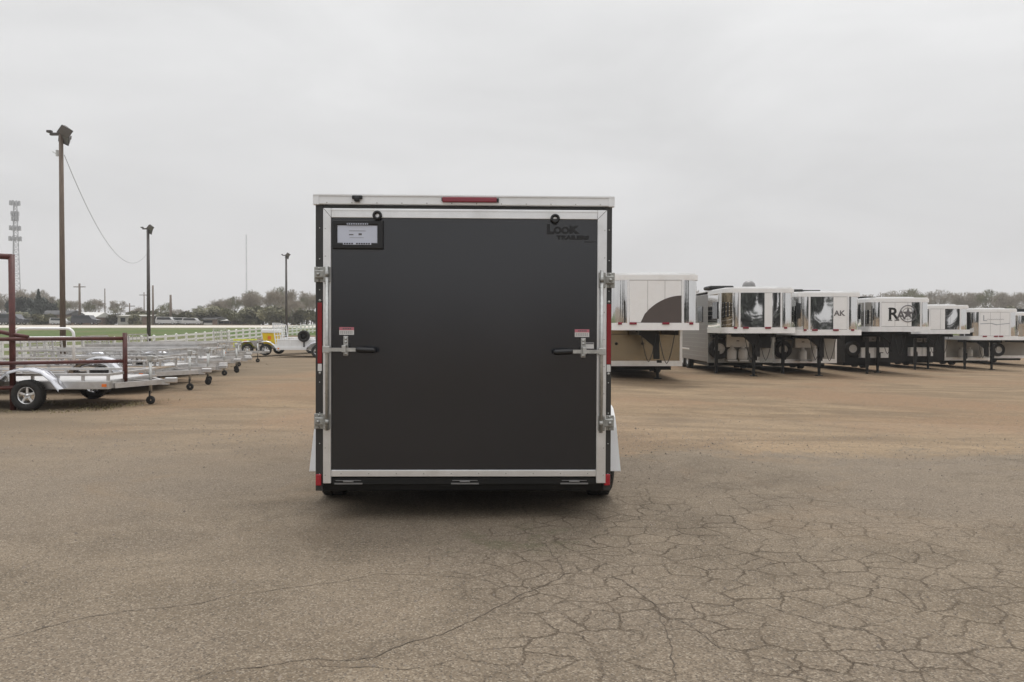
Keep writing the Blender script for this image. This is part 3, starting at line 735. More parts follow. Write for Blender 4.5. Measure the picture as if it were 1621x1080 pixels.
# swoosh and details on nose 1
root, w, r, H, F, ft = g1
mb = MB(); bot, x1 = F+ft+.012, w/2-r-.05
ol = [(x1-.0, bot), (x1, bot+.74)]
for k in range(11):
    t = k/10; ol.append((x1-1.12*(t), bot+.74*math.cos(t*PI/2)**.62 if t < 1 else bot))
mb.prism(ol, 0, .004, M=Matrix.Translation((0, -.0145, 0)) @ Matrix.Rotation(R(90), 4, 'X')); mb.build('swoosh', M['brown'], root)
mb = MB()
for x in (-.78, .02): mb.tube([(x, 2.335, 1.08), (x, 2.30, 1.08)], .045, 10)
mb.box(.45, .6, 2.32, 2.336, .5, .58); mb.box(-1.15, .62, 2.33, 2.337, 1.36, 1.375); mb.build('port_cover', M['black'], root)

gooseneck(1203, 27.9, 'silver gooseneck trailer with mirror nose, satellite dome, spare tyre and propane tanks', dict(
    r=.5, panels=[(0, .6, 'chrome'), (.605, .8, 'white'), (.82, 1, 'chrome')], body='grey', front=True, cx=.1, legs=[LEG(.0), LEG(-1.02, 1.9)],
    spare=(-.85, .92, 1.0), tanks=[(-.42, .52, .17, .42), (-.02, .52, .17, .42), (.42, .5, .12, .42)], boxes=[(-.62, .2, .98, 1.44, 'white2'), (-1.15, -.64, 1.33, 1.44, 'black'), (.4, 1.0, .95, 1.4, 'black')], ac=[(-.8, 2.5, .14), (-.05, 1.2, 'dome')]))
gooseneck(1311, 29.4, 'white roofed gooseneck trailer with small dark initials on its mirror nose', dict(
    r=.52, panels=[(0, .62, 'chrome'), (.63, 1, 'white')], body='body_grey', cx=.0, legs=[LEG(-.05), (-1.0, 1.9, 1.45)],
    spare=(-.92, .93, .88), tanks=[(-.2, .52, .16, .4), (.24, .52, .14, .45)], boxes=[(-1.15, -.55, 1.3, 1.4, 'black'), (-.5, .1, 1.0, 1.45, 'white2')], ac=[(-1.0+.2, 2.0, .14), (.0, 2.4, .13)]))
gooseneck(1425, 32.2, 'gooseneck trailer with big dark letters and a ringed star on its white nose', dict(
    r=.42, F=1.72, H=3.05, panels=[(0, .78, 'white'), (.785, 1, 'chrome')], body='black', cx=.0, legs=[LEG(-.98), (.0, 2.0, 1.5)], plaintrim=True, lights=(),
    spare=(-1.0+.02, 1.0, .85), boxes=[(-.68, -.12, .62, 1.05, 'alum_white'), (-.1, .46, .62, 1.05, 'alum_white'), (-.5, .1, 1.3, 1.5, 'grey')], ac=[(-.7, 2.5, .1), (.5, 3.0, .1)]))
gooseneck(1495, 38, 'plain white nosed gooseneck trailer with polished right corner behind the lettered one', dict(
    r=.5, F=1.72, H=3.05, panels=[(0, .5, 'white'), (.505, 1, 'chrome')], body='black', cx=.0, legs=[LEG(-1.0), (.25, 2.0, 1.5)], plaintrim=True, lights=(),
    boxes=[(-.6, -.05, .62, 1.05, 'alum_white'), (-.03, .5, .62, 1.05, 'alum_white'), (-.3, -.02, 1.3, 1.5, 'grey'), (.05, .3, 1.3, 1.5, 'grey')]))
gooseneck(1574, 40.5, 'white gooseneck trailer with faint grey script lettering on its nose, near right edge', dict(
    r=.45, shell='chrome', panels=[(0, 1, 'white')], body='body_grey', cx=-.0, legs=[LEG(-1.05), LEG(.3), ], lights=(-.5, .05, .3),
    tanks=[(-.5, .6, .16, .4), (-.1, .6, .16, .4), (.55, .6, .16, .4), (.92, .6, .14, .4)], ac=[]))
gooseneck(1640, 46, 'farthest gooseneck trailer at the right edge with grey mirror nose and spare tyre', dict(
    r=.6, panels=[(0, 1, 'chrome')], body='body_grey', cx=.2, legs=[LEG(.2)], spare=(-.85, .9, 1.0), ac=[(-.6, 1.2, .2)], lights=()))
def find(label_bit):
    return next(o for o in bpy.data.objects if label_bit in o.get('label', ''))
t4 = find('ringed star')
text_mesh('lettering', 'R', .66, M['ink'], t4, Matrix.Translation((-.3, -.02, 2.4)), .012, sx=1.05)
text_mesh('lettering', 'A', .5, M['inkgrey'], t4, Matrix.Translation((.0, -.021, 2.36)), .01)
mb = MB(); cx_, cz_ = .28, 2.43
for (rr, th) in ((.32, .03), (.22, .012)): mb.tube([(cx_+rr*math.cos(a), -.022, cz_+rr*math.sin(a)) for a in [2*PI*k/24 for k in range(25)]], th*.6, 6, cap=False)
st = []
for k in range(10):
    rr = .24 if k % 2 == 0 else .1; a = PI/2+2*PI*k/10; st.append((cx_+rr*math.cos(a), cz_+rr*math.sin(a)))
mb.prism(st, 0, .006, M=Matrix.Translation((0, -.016, 0)) @ Matrix.Rotation(R(90), 4, 'X')); mb.build('star_emblem', M['inkgrey'], t4)
mb = MB()
for (a, c, z) in ((-.5, -.34, 2.165), (-.24, -.06, 2.165), (-.5, -.34, 2.625)): mb.box(a, c, -.0215, -.0165, z-.012, z+.014)
mb.build('serif', M['ink'], t4)
t3 = find('dark initials'); text_mesh('lettering', 'AK', .26, M['inkgrey'], t3, Matrix.Translation((.38, -.02, 2.28)), .006, sx=1.1)
t6 = find('script lettering'); text_mesh('lettering', 'L', .42, M['inkpale'], t6, Matrix.Translation((-.5, -.02, 2.57)) @ Matrix.Shear('XZ', 4, (.25, 0)), .0, sx=1.1)
mb = MB(); mb.tube([(-.38+.02*k, -.018, 2.5+.045*abs(math.sin(k*.62))) for k in range(42)], .009, 5); mb.build('script_flourish', M['inkpale'], t6)
mb = MB(); mb.bar((-.75, -.017, 2.3), (-.2, -.017, 2.33), .004, .035); mb.bar((-.2, -.017, 2.33), (.1, -.017, 2.25), .004, .04); mb.bar((.1, -.017, 2.26), (.75, -.017, 2.33), .004, .03); mb.build('stripe', M['inkpale'], t6)

# ------------------------------------------------------------------ open utility trailers at left
def fender_arc(mb, yc, x0, z, rad, w, s=1, n=12):
    pass
def utility(X, Y, label, o):
    """tongue points to +x; origin under the front corner nearest the camera"""
    root = empty('utility_trailer', (X, Y, gz(X, Y)), R(o.get('rz', 0)))
    tag(root, label, 'utility trailer', o.get('group', 'open aluminium trailers parked in the row at left'))
    Lb = o.get('L', 4.2); W = 1.95; rail = o.get('rail', .32); A = M[o.get('metal', 'alum_old')]; tandem = o.get('tandem', False)
    zd = .48; x1 = o.get('x1', -1.2); x0 = x1-Lb
    wsc = o.get('wsc', .86)
    mb = MB()
    for y in (0, W): mb.box(x0, x1, y-.04, y+.04, zd-.14, zd, bev=.008)
    mb.box(x0, x0+.06, .04, W-.04, zd-.13, zd-.01); mb.box(x1-.06, x1, .04, W-.04, zd-.13, zd-.01)
    for k in range(1, 8): mb.box(x0+k*Lb/8-.03, x0+k*Lb/8+.03, .04, W-.04, zd-.12, zd-.04)
    fr = mb.build('frame', A, root)
    mb = MB()
    for k in range(11): mb.box(x0+.02, x1-.02, .05+k*.17, .21+k*.17, zd-.03, zd+.006, bev=.005)
    mb.build('deck', M[o.get('deck', 'plank')], root)
    if rail:
        mb = MB()
        for y in (0, W):
            mb.box(x0, x1, y-.022, y+.022, zd+rail-.045, zd+rail, bev=.006)
            if rail > .2: mb.box(x0, x1, y-.012, y+.012, zd+rail*.5-.012, zd+rail*.5+.012)
            for k in range(9):
                xx = x0+.03+k*(Lb-.06)/8; mb.box(xx-.022, xx+.022, y-.02, y+.02, zd+.001, zd+rail-.046)
        mb.box(x1-.045, x1, .023, W-.023, zd+rail-.045, zd+rail, bev=.006)
        if o.get('solid'): 
            for y in (0, W): mb.box(x0+.06, x1-.06, y-.006, y+.006, zd+.002, zd+rail-.05)
            mb.box(x1-.03, x1-.02, .03, W-.03, zd+.002, zd+rail-.05)
        mb.build('side_rail', A, root)
    mb = MB()
    for y in (.15, W-.15): mb.bar((x1, y, zd-.09), (-.12, W/2, zd-.08), .06, .09)
    mb.bar((x1-.3, W/2, zd-.085), (.02, W/2, zd-.085), .07, .09); mb.box(-.05, .16, W/2-.05, W/2+.05, zd-.1, zd+.0, bev=.02)
    mb.build('tongue', A, root)
    mb = MB(); jx = -.28; mb.tube([(jx, W/2-.09, .2), (jx, W/2-.09, zd+.32)], .028, 10); mb.box(jx-.045, jx+.045, W/2-.13, W/2-.05, zd+.3, zd+.4, bev=.01)
    mb.tube([(jx, W/2-.09, zd+.37), (jx+.13, W/2-.09, zd+.37), (jx+.13, W/2-.09, zd+.28)], .009, 6)
    ja = mb.build('tongue_jack', M['galv'], root)
    mb = MB(); mb.lathe([(.02, -.022), (.065, -.022), (.078, -.012), (.078, .012), (.065, .022), (.02, .022)], (jx, W/2-.09, .078), 'y', 16); mb.box(jx-.015, jx+.015, W/2-.135, W/2-.128, .08, .25); mb.build('jack_wheel', M['rubber'], ja)
    cxs = o['ax'] if 'ax' in o else ([x0+Lb*.42, x0+Lb*.42+.9] if tandem else [x0+Lb*.45])
    for y, sd in ((-.17, -1), (W+.17, 1)):
        for cx in cxs:
            wh = place('wheel', W_small[0], root, (cx, y, .333*wsc), (0, 0, 0), (1, wsc, wsc)); wh.rotation_euler = (0, 0, -PI/2 if sd < 0 else PI/2); place('rim', W_small[1], wh)
        # fender
        ca, cb = cxs[0], cxs[-1]; mb = MB(); P_ = [(ca-.62, .42), (ca-.47, .62)]
        for k in range(7):
            a = PI*(1-k/12)-.55; 
        P_ = [(ca-.52, .36), (ca-.44, .52), (ca-.28, .66), (ca-.08, .715), (cb+.08, .715), (cb+.28, .66), (cb+.44, .52), (cb+.56, .36)]
        yo, yi = (y-.14, -.04) if sd < 0 else (y+.14, W+.04)
        for (xa, za), (xb, zb_) in zip(P_[:-1], P_[1:]):
            mb.add([(xa, yo, za), (xb, yo, zb_), (xb, yi, zb_), (xa, yi, za), (xa, yo, za-.05), (xb, yo, zb_-.05)], [(0,1,2,3), (0,1,5,4)], True)
        if tandem:   # teardrop skirt between the wheels
            ol = [(ca+.36, .5), (ca+.45, .44), (cb-.36+0, .5), (cb-.2, .66), (ca+.2, .66)]
            ol = [(ca+.25, .64), (ca+.38, .44), (cb-.38, .44), (cb-.25, .64), (cb-.1, .74), (ca+.1, .74)]
            mb.prism(ol, 0, .01, M=Matrix.Translation((0, yo+.002, 0)) @ Matrix.Rotation(R(90), 4, 'X'))
        mb.build('fender', M['alumf'], root)
    mb = MB()
    for cx in cxs: mb.box(cx-.03, cx+.03, -.1, W+.1, .3, .36)
    mb.build('axle', M['black'], root)
    if o.get('gate', True):
        gh = o.get('gh', .95); mb = MB(); xg = x0-.05
        gx = lambda z: xg-.12*(z-zd)
        for y in (.04, W-.04): mb.bar((gx(zd), y, zd), (gx(zd+gh), y, zd+gh), .04)
        for k in range(7): 
            z = zd+.02+k*gh/6; mb.bar((gx(z), .06, z), (gx(z), W-.06, z), .035 if k in (0, 6) else .02)
        for k in range(1, 5): y = .04+k*(W-.08)/5; mb.bar((gx(zd), y, zd), (gx(zd+gh), y, zd+gh), .018)
        mb.build('ramp_gate', A, root)
    if 'hoop' in o:
        a, c = o['hoop']; mb = MB(); pts = [(a, .9, zd)]
        for k in range(5): t = PI/2*k/4; pts.append((a+.14*(1-math.cos(t)), .9, 1.36-.14+.14*math.sin(t)))
        for k in range(5): t = PI/2*k/4; pts.append((c-.14*(1-math.sin(t)), .9, 1.36-.14+.14*math.cos(t)))
        pts.append((c, .9, zd)); mb.tube(pts, .03, 8); mb.tube([(a, .9, 1.17), (c, .9, 1.17)], .022, 8); mb.build('hoop', M['white'], root)
    mb = MB()
    mb.box(x1-.12, x1-.04, -.052, -.041, zd-.1, zd-.05, bev=.004); mb.box(x0+.04, x0+.12, -.052, -.041, zd-.1, zd-.05, bev=.004); mb.build('side_marker', M['orange'], root)
    return root
M['alumf'] = mat('polished_fender', (.52, .52, .54), .2, .95, .05, 3, .004, 3)
grp = None
utility(-6.2, 13.9, 'nearest aluminium utility trailer with bright spoked wheel behind the red pipe gate', dict(rail=.13, L=3.4, x1=-.6, ax=[-1.86], rz=2, gate=False, deck='alum_old', wsc=.77))
for (X, Y, lab, o) in [
    (-6.75, 17.2, 'low aluminium utility trailer second from the red gate, with jack wheel down', dict(rail=.22, L=3.9, rz=4, x1=-.9, ax=[-1.75], deck='plank', gh=.5, hoop=(-4.0, -2.75))),
    (-7.4, 20.0, 'aluminium utility trailer third from the red gate, solid sided', dict(rail=.36, L=3.4, rz=2, deck='alum_old', gh=.6)),
    (-7.9, 22.7, 'open railed utility trailer fourth from the red gate', dict(rail=.32, L=3.9, rz=5, deck='plank', gh=.6)),
    (-8.5, 25.4, 'open railed utility trailer fifth from the red gate', dict(rail=.4, L=3.4, rz=3, solid=True, deck='plank', gh=.6)),
    (-7.1, 18.9, 'narrow low aluminium trailer squeezed between the second and third of the row', dict(rail=.25, L=2.4, rz=-3, x1=-1.0, deck='alum_old', gate=False)),
    (-8.0, 24.2, 'short aluminium trailer with tilted deck, between the fourth and fifth of the row', dict(rail=.28, L=2.6, rz=8, x1=-.9, deck='alum_old', gate=False)),
    (-9.7, 31.5, 'last utility trailer of the near left row, close to the fence', dict(rail=.35, L=3.6, rz=3, deck='plank', gh=.6)),
    (-9.3, 28.2, 'brown decked utility trailer at the far end of the near left row', dict(rail=.3, L=3.6, rz=6, deck='plank', gh=.5))]:
    utility(X, Y, lab, o)
G2 = 'trailers parked in the far left row by the fence'
u = utility(-9.6, 40.5, 'far utility trailer carrying the yellow box, tandem black wheels', dict(rail=0, L=3.8, tandem=True, rz=0, deck='plank', group=G2, gh=.8))
utility(-5.0, 37.5, 'far white utility trailer just left of the cargo trailer', dict(rail=.35, L=4.6, tandem=True, rz=-2, metal='alum_white', deck='alum', group=G2, gh=1.0, solid=True))
utility(-7.2, 44, 'far aluminium utility trailer behind the white one left of the cargo trailer', dict(rail=.35, L=4.2, rz=2, metal='alum_white', deck='alum', group=G2, gh=1.1))
utility(-3.4, 41, 'far aluminium utility trailer half hidden behind the cargo trailer', dict(rail=.4, L=4.2, rz=0, metal='alum', deck='alum', group=G2, gh=1.1, solid=True))
# yellow box with white lid on the far trailer
X0, Y0 = at(421, Y=40.0), 40.9
bx_ = empty('equipment_box', (X0, Y0, gz(X0, Y0)+.5)); bx_.scale = (1.1, 1.1, 1.25); tag(bx_, 'yellow box with white lid standing on the far utility trailer', 'box')
mb = MB(); mb.prism([(-.26, 0), (.26, 0), (.34, .52), (-.34, .52)], 0, .6, M=Matrix.Translation((0, .3, 0)) @ Matrix.Rotation(R(90), 4, 'X')); mb.build('bin', M['yellow'], bx_)
mb = MB(); mb.box(-.38, .38, -.34, .34, .521, .66, bev=.03); mb.build('lid', M['white'], bx_)
mb = MB(); mb.box(-.09, .06, -.312, -.301, .26, .4); mb.build('sticker', M['orange'], bx_)
X0, Y0 = at(384, Y=40.0), 40.45
sg = empty('banner_panel', (X0, Y0, gz(X0, Y0)+.53)); tag(sg, 'low lime yellow panel lying along the far trailer left of the yellow box', 'panel')
mb = MB(); mb.box(-.62, .55, -.02, .02, -.03, .38, bev=.01); mb.build('board', mat('lime_panel', (.6, .62, .08), .5, 0, .2, 6), sg)
mb = MB(); mb.box(-.1, .05, -.03, -.021, .2, .32); mb.build('patch', M['orange'], sg)
st_ = empty('spare_tyre', (at(484, Y=38), 37.6, gz(-9, 38)+.98)); tag(st_, 'black spare tyre standing upright on the far white trailer', 'tyre')
wt = place('tyre', W_small[0], st_, (0, 0, 0), (0, 0, -PI/2), (1.1, .8, .8)); mb = MB(); mb.lathe([(0, -.03), (.15, -.03), (.16, .03)], (0, 0, 0), 'y', 20); mb.build('hub', M['black'], st_); mb = MB(); mb.tube([(0, .02, -.5), (0, .02, -.16)], .03, 8); mb.build('bracket', M['black'], st_)

# ------------------------------------------------------------------ red pipe gate
gp = empty('gate_post', ((18-810)/95, 13.7, 0)); tag(gp, 'rusty red steel pipe post with crossbar at the left edge', 'post')
mb = MB(); mb.tube([(0, 0, -.1), (0, 0, 2.6)], .048, 14); mb.build('pipe', M['oxide'], gp)
mb = MB(); mb.tube([(0, 0, 2.56), (-.2, 0, 2.57), (-1.6, -.2, 2.95)], .05, 12); mb.build('crossbar', M['oxide'], gp)
mb = MB(); mb.tube([(-1.6, -.1, 1.9), (-.25, 0, 1.32), (.0, 0, 1.27), (.25, .03, 1.22)], .035, 10); mb.build('brace', M['oxide'], gp)
ga = empty('pipe_gate', ((18-810)/95+.02, 13.62, 0), math.atan2(.9, 1.55)*.98); tag(ga, 'dark red pipe gate of three rails swung open at the left', 'gate')
Lg = 1.72
for z in (1.19, .79, .385):
    mb = MB(); mb.tube([(-2.6, 0, z+.0), (-.02, 0, z), (Lg, 0, z)], .032, 10); mb.build('rail', M['oxide'], ga)
for x in (Lg,):
    mb = MB(); mb.tube([(x, 0, .345), (x, 0, 1.29)], .04, 12); mb.build('upright', M['oxide'], ga)

# ------------------------------------------------------------------ white fence
fe = empty('rail_fence', (-23, 34, 0)); tag(fe, 'white vinyl post and rail fence along the grass at left', 'fence')
mb = MB(); mb.box(-.065, .065, -.065, .065, -.1, 1.0, bev=.008); mb.add([(-.075,-.075,1.0),(.075,-.075,1.0),(.075,.075,1.0),(-.075,.075,1.0),(0,0,1.06)], [(0,1,4),(1,2,4),(2,3,4),(3,0,4),(0,3,2,1)])
fp = mb.build('post', M['fence'], fe); pm = fp.data
fy = [y-34 for y in [30+1.75*k for k in range(41)]]
fp.location = (0, fy[0], gz(-23, fy[0]+34))
for y in fy[1:]: place('post', pm, fe, (0, y, gz(-23, y+34)))
for h in (.9, .58, .25):
    mb = MB()
    for a, c in zip(fy[:-1], fy[1:]): mb.bar((0, a, gz(-23, a+34)+h), (0, c, gz(-23, c+34)+h), .045, .13)
    mb.build('rail', M['fence'], fe)
# second stretch crossing behind the far row
fe2 = empty('rail_fence', (-23, 100, gz(-23, 100)))
tag(fe2, 'far white rail fence crossing behind the far left trailers', 'fence')
for k in range(18): place('post', pm, fe2, (k*1.9, -.0, gz(-23+k*1.9, 100)-gz(-23, 100)))
for h in (.9, .58, .25):
    mb = MB(); mb.box(0, 17*1.9, -.025, .025, h-.06, h+.06); mb.build('rail', M['fence'], fe2)

# ------------------------------------------------------------------ light poles and cable
def light_pole(px, Yd, Hh, label, rad=.11, heads=2, wood=False, base=True):
    X = at(px, Y=Yd); z = gz(X, Yd); root = empty('light_pole', (X, Yd, z)); tag(root, label, 'light pole', 'flood light poles in the lot')
    mb = MB(); mb.tube([(0,0,-.1), (0,0,Hh*.5), (0,0,Hh)], rad, 12, rs=[rad*1.25, rad*1.05, rad*.85]); mb.build('pole', M['wood'] if wood else M['lampmetal'], root)
    mb = MB(); mb.box(-.35, .28, -.05, .05, Hh-.12, Hh-.04); mb.box(-.45, -.3, -.06, .06, Hh-.03, Hh+.04)
    mb.build('bracket', M['lampmetal'], root)
    for k in range(heads):
        c = Vector((.2 if k == 0 else .1, -.12 if k == 0 else .1, Hh+.02-.22*k)); Mx = Matrix.Translation(c) @ Matrix.Rotation(R(25-40*k), 4, 'Z') @ Matrix.Rotation(R(38-10*k), 4, 'X') @ Matrix.Rotation(R(30), 4, 'Y')
        mb = MB()
        mb.add([(-.1,.1,-.09),(.1,.1,-.09),(.1,.1,.09),(-.1,.1,.09),(-.19,-.1,-.16),(.19,-.1,-.16),(.19,-.1,.16),(-.19,-.1,.16)], [(0,3,2,1),(0,1,5,4),(1,2,6,5),(2,3,7,6),(3,0,4,7)], False, Mx)
        mb.box(-.07, .07, .09, .2, -.07, .07, bev=.02, M=Mx); hd = mb.build('flood_lamp', M['lampmetal'], root)
        mb = MB(); mb.box(-.175, .175, -.112, -.098, -.145, .145, M=Mx); mb.build('lens', M['glass'], hd)
    return root
p1 = light_pole(99, 27, 7.95, 'tallest nearest flood light pole at left, brown wooden, with two lamps', .078, 2, True)
mb = MB(); mb.box(-.16, -.1, -.04, .04, 7.15, 7.35); mb.tube([(-.1, 0, 7.2), (-.28, 0, 7.3)], .015, 6); mb.build('insulator', M['galv'], p1)
light_pole(235, 53, 7.95, 'middle flood light pole of the three, grey, behind the utility trailers', .1, 2)
light_pole(453, 78, 7.9, 'farthest flood light pole just left of the cargo trailer', .1, 2)
mb = MB(); a = Vector((at(99, Y=27)+.1, 27, 7.2+gz(-15, 27))); c_ = Vector((at(235, Y=53)-.1, 53, 6.1)); pts = []
for k in range(33):
    t = k/32; p = a.lerp(c_, t); p.z -= 4*1.75*t*(1-t); pts.append(p)
mb.tube(pts, .009, 5, cap=True); tag(mb.build('hanging_cable', M['grey']), 'thin sagging cable hung from the tallest light pole to the middle one', 'cable')

# utility poles far away
def far_pole(px, Yd, ptop, label, arms=1, rad=.14):
    X = at(px, Y=Yd); z = gz(X, Yd); Hh = EYE+(HOR-ptop)*Yd/FPX-z
    root = empty('utility_pole', (X, Yd, z)); tag(root, label, 'utility pole', 'utility poles beyond the field')
    mb = MB(); mb.tube([(0,0,-.2), (0,0,Hh)], rad, 8, rs=[rad*1.2, rad*.8]); mb.build('pole', M['wood'], root)
    for k in range(arms): mb = MB(); mb.box(-1.1, 1.1, -.06, .06, Hh-.7-k*1.1, Hh-.55-k*1.1); mb.build('crossarm', M['wood'], root)
for a in [(126, 150, 449, 'dark utility pole with crossarm right of the tall light pole', 1, .2), (166, 185, 457, 'thin pale utility pole between the first two light poles', 0, .12),
          (242, 150, 452, 'tall utility pole close right of the middle light pole', 0, .17), (270, 150, 467, 'short thick utility pole right of the middle light pole', 0, .22),
          (228, 190, 463, 'faint utility pole just left of the middle light pole', 1, .12), (205, 170, 480, 'low utility pole above the pale shed at left', 1, .14), (254, 190, 486, 'lowest utility pole near the parked white vehicles', 1, .14)]: far_pole(*a)

# communication tower, mast
def lattice(px, Yd, ptop, wb, wt, n, label, arms, th, name='radio_tower', nleg=3):
    X = at(px, Y=Yd); z0 = gz(X, Yd); Hh = EYE+(HOR-ptop)*Yd/FPX-z0
    root = empty(name, (X, Yd, z0)); tag(root, label, 'tower')
    mb = MB(); P3 = lambda k, t: Vector(((wb+(wt-wb)*t)*math.cos(2*PI*k/nleg+.4), (wb+(wt-wb)*t)*math.sin(2*PI*k/nleg+.4), Hh*t))
    for k in range(nleg):
        mb.bar(P3(k, 0), P3(k, 1), th)
        for j in range(n):
            mb.bar(P3(k, j/n), P3((k+1) % nleg, (j+1)/n), th*.6); mb.bar(P3(k, (j+1)/n), P3((k+1) % nleg, (j+1)/n), th*.6)
    mb.build('lattice', M['steel_pale'], root)
    for (t, wr) in arms:
        mb = MB(); z = Hh*t
        mb.bar((-wr, 0, z), (wr, 0, z), .25); mb.bar((0, -wr, z), (0, wr, z), .25)
        for k in range(9):
            a = 2*PI*k/9; mb.box(wr*math.cos(a)-.3, wr*math.cos(a)+.3, wr*math.sin(a)-.3, wr*math.sin(a)+.3, z-.9, z+1.4)
        mb.build('antenna_array', M['steel_pale'], root)
lattice(25, 430, 320, 2.6, .9, 26, 'pale lattice radio tower with antenna arrays at far left', [(.985, 2.2), (.90, 1.6), (.86, 1.4), (.785, 2.4), (.70, 2.7)], .3)
lattice(390, 800, 372, .6, .5, 30, 'very thin distant mast left of the cargo trailer', [], .2, 'radio_mast')

# ------------------------------------------------------------------ trees
def bare_tree(seed, h, spread, mat_twig, levels=6, weep=0):
    rnd = random.Random(seed); T, C = MB(), MB()
    def seg(mb, p, q, r0, r1, n):
        d = (q-p).normalized(); up = Vector((0,0,1)) if abs(d.z) < .9 else Vector((1,0,0)); a = d.cross(up).normalized(); c = a.cross(d); b0 = len(mb.v)
        for (o, r) in ((p, r0), (q, r1)):
            for k in range(n): t = 2*PI*k/n; mb.v.append(tuple(o+a*math.cos(t)*r+c*math.sin(t)*r))
        for k in range(n): k2 = (k+1) % n; mb.f.append([b0+k, b0+k2, b0+n+k2, b0+n+k]); mb.s.append(True)
    def grow(p, d, ln, r, lv):
        mb = T if lv < 2 else C
        q = p; dd = d.copy(); n = 2
        for i in range(n):
            dd = (dd+Vector((rnd.gauss(0,.13), rnd.gauss(0,.13), rnd.gauss(.04,.08)))).normalized(); q2 = q+dd*ln/n
            seg(mb, q, q2, r*(1-.3*i/n), r*(1-.3*(i+1)/n), 5 if lv < 2 else 3); q = q2
            if lv >= 1 and lv < levels and rnd.random() < .5:
                side = (dd+Vector((rnd.gauss(0,.7), rnd.gauss(0,.7), rnd.gauss(.1,.4)))).normalized(); grow(q, side, ln*rnd.uniform(.5, .8), r*.5, lv+1)
        if lv >= levels: return
        k = rnd.choice((2, 3, 3)) if lv < levels-1 else 3
        for i in range(k):
            a = 2*PI*(i+rnd.random()*.6)/k; s = spread*rnd.uniform(.55, 1.15)
            nd = (dd+Vector((math.cos(a)*s, math.sin(a)*s, rnd.uniform(-.1,.35)))).normalized()
            grow(q, nd, ln*rnd.uniform(.66, .86), max(.025, r*.62), lv+1)
    grow(Vector((0,0,-.1)), Vector((0,0,1)), h*.24, h*.018, 0)
    t = T.build('trunk', M['bark'], fix=False); c = C.build('crown', mat_twig, fix=False)
    mt, mc = t.data, c.data; bpy.data.objects.remove(t); bpy.data.objects.remove(c); return mt, mc
def leafy(seed, w, h, n, m, leaf=.22, cone=False, name='crown'):
    rnd = random.Random(seed); C = MB(); T = MB()
    blobs = [(Vector((rnd.uniform(-.6,.6)*w, rnd.uniform(-.6,.6)*w, rnd.uniform(.2,.8)*h)), rnd.uniform(.3,.55)) for _ in range(9)]
    for i in range(n):
        if cone:
            t = rnd.random()**.7; rr = w*(1-t)*(.35+.65*abs(math.sin(t*26)))*math.sqrt(rnd.random()); a = rnd.uniform(0, 2*PI); p = Vector((rr*math.cos(a), rr*math.sin(a), h*(.08+.92*t)))
        else:
            c, rr = rnd.choice(blobs); d = Vector((rnd.gauss(0,1), rnd.gauss(0,1), rnd.gauss(0,1))).normalized()*rnd.random()**.45
            p = c+Vector((d.x*w*rr, d.y*w*rr, d.z*h*rr*.6)); p.z = max(.05, p.z)
        u = Vector((rnd.gauss(0,1), rnd.gauss(0,1), rnd.gauss(0,1))).normalized(); v = u.orthogonal().normalized(); s = leaf*rnd.uniform(.5, 1.4)
        C.add([p-u*s, p+v*s*.7, p+u*s, p-v*s*.7], [(0,1,2,3)])
    for k in range(5 if not cone else 1):
        a = rnd.uniform(0, 2*PI); q = Vector((math.cos(a)*w*.35, math.sin(a)*w*.35, h*.6)) if not cone else Vector((0, 0, h*.95))
        T.tube([(0,0,-.1), q*.5, q], .06, 5, rs=[h*.018, h*.012, .02], cap=False)
    t = T.build('trunk', M['bark'], fix=False); c = C.build('crown', m, fix=False)
    mt, mc = t.data, c.data; bpy.data.objects.remove(t); bpy.data.objects.remove(c); return mt, mc
protos = [(bare_tree(11, 10, .55, M['twig']), 10), (bare_tree(12, 10, .7, M['twig']), 10), (bare_tree(13, 10, .45, M['bud']), 10), (bare_tree(15, 10, .62, M['twig']), 10)]
def mesh_h(p): return max(v.co.z for v in p[1].vertices)
protos = [(p, mesh_h(p)) for p, _ in protos]
bushes = [(leafy(21, 2.6, 3.4, 2600, M['olive']), 3.4), (leafy(22, 3.0, 3.0, 2600, M['olive']), 3.0), (leafy(23, 2.4, 3.6, 2200, M['bud'], .18), 3.6)]
bushes = [(p, mesh_h(p)) for p, _ in bushes]
conif = (leafy(31, 2.6, 9, 4200, M['conifer'], .3, True), 9)
darkb = (leafy(41, 3.0, 5.5, 3000, M['conifer'], .3), 5.5); darkb = (darkb[0], mesh_h(darkb[0]))
rnd = random.Random(99)
def plant(kind, px, Yd, ptop, name, label, cat, group, wid=1.0):
    X = at(px, Y=Yd); z = gz(X, Yd); Hh = max(1.2, EYE+(HOR-ptop)*Yd/FPX-z)
    (mt, mc), h0 = kind; s = Hh/h0
    root = empty(name, (X, Yd, z), rnd.uniform(0, 6.28)); root.scale = (s*wid, s*wid, s); tag(root, label, cat, group)
    place('trunk', mt, root); place('crown', mc, root); return root
def top_left(x):
    K = [(-80, 468), (0, 470), (30, 468), (60, 465), (90, 474), (130, 480), (200, 481), (240, 482), (300, 490), (330, 480), (360, 468), (390, 461), (430, 459), (460, 466), (490, 464), (600, 462), (900, 466), (1000, 466), (1350, 463), (1450, 464), (1500, 462), (1560, 464), (1625, 468), (1750, 466)]
    for (a, ya), (c, yc) in zip(K[:-1], K[1:]):
        if a <= x <= c: return ya+(yc-ya)*(x-a)/(c-a)
    return 470
x = -60
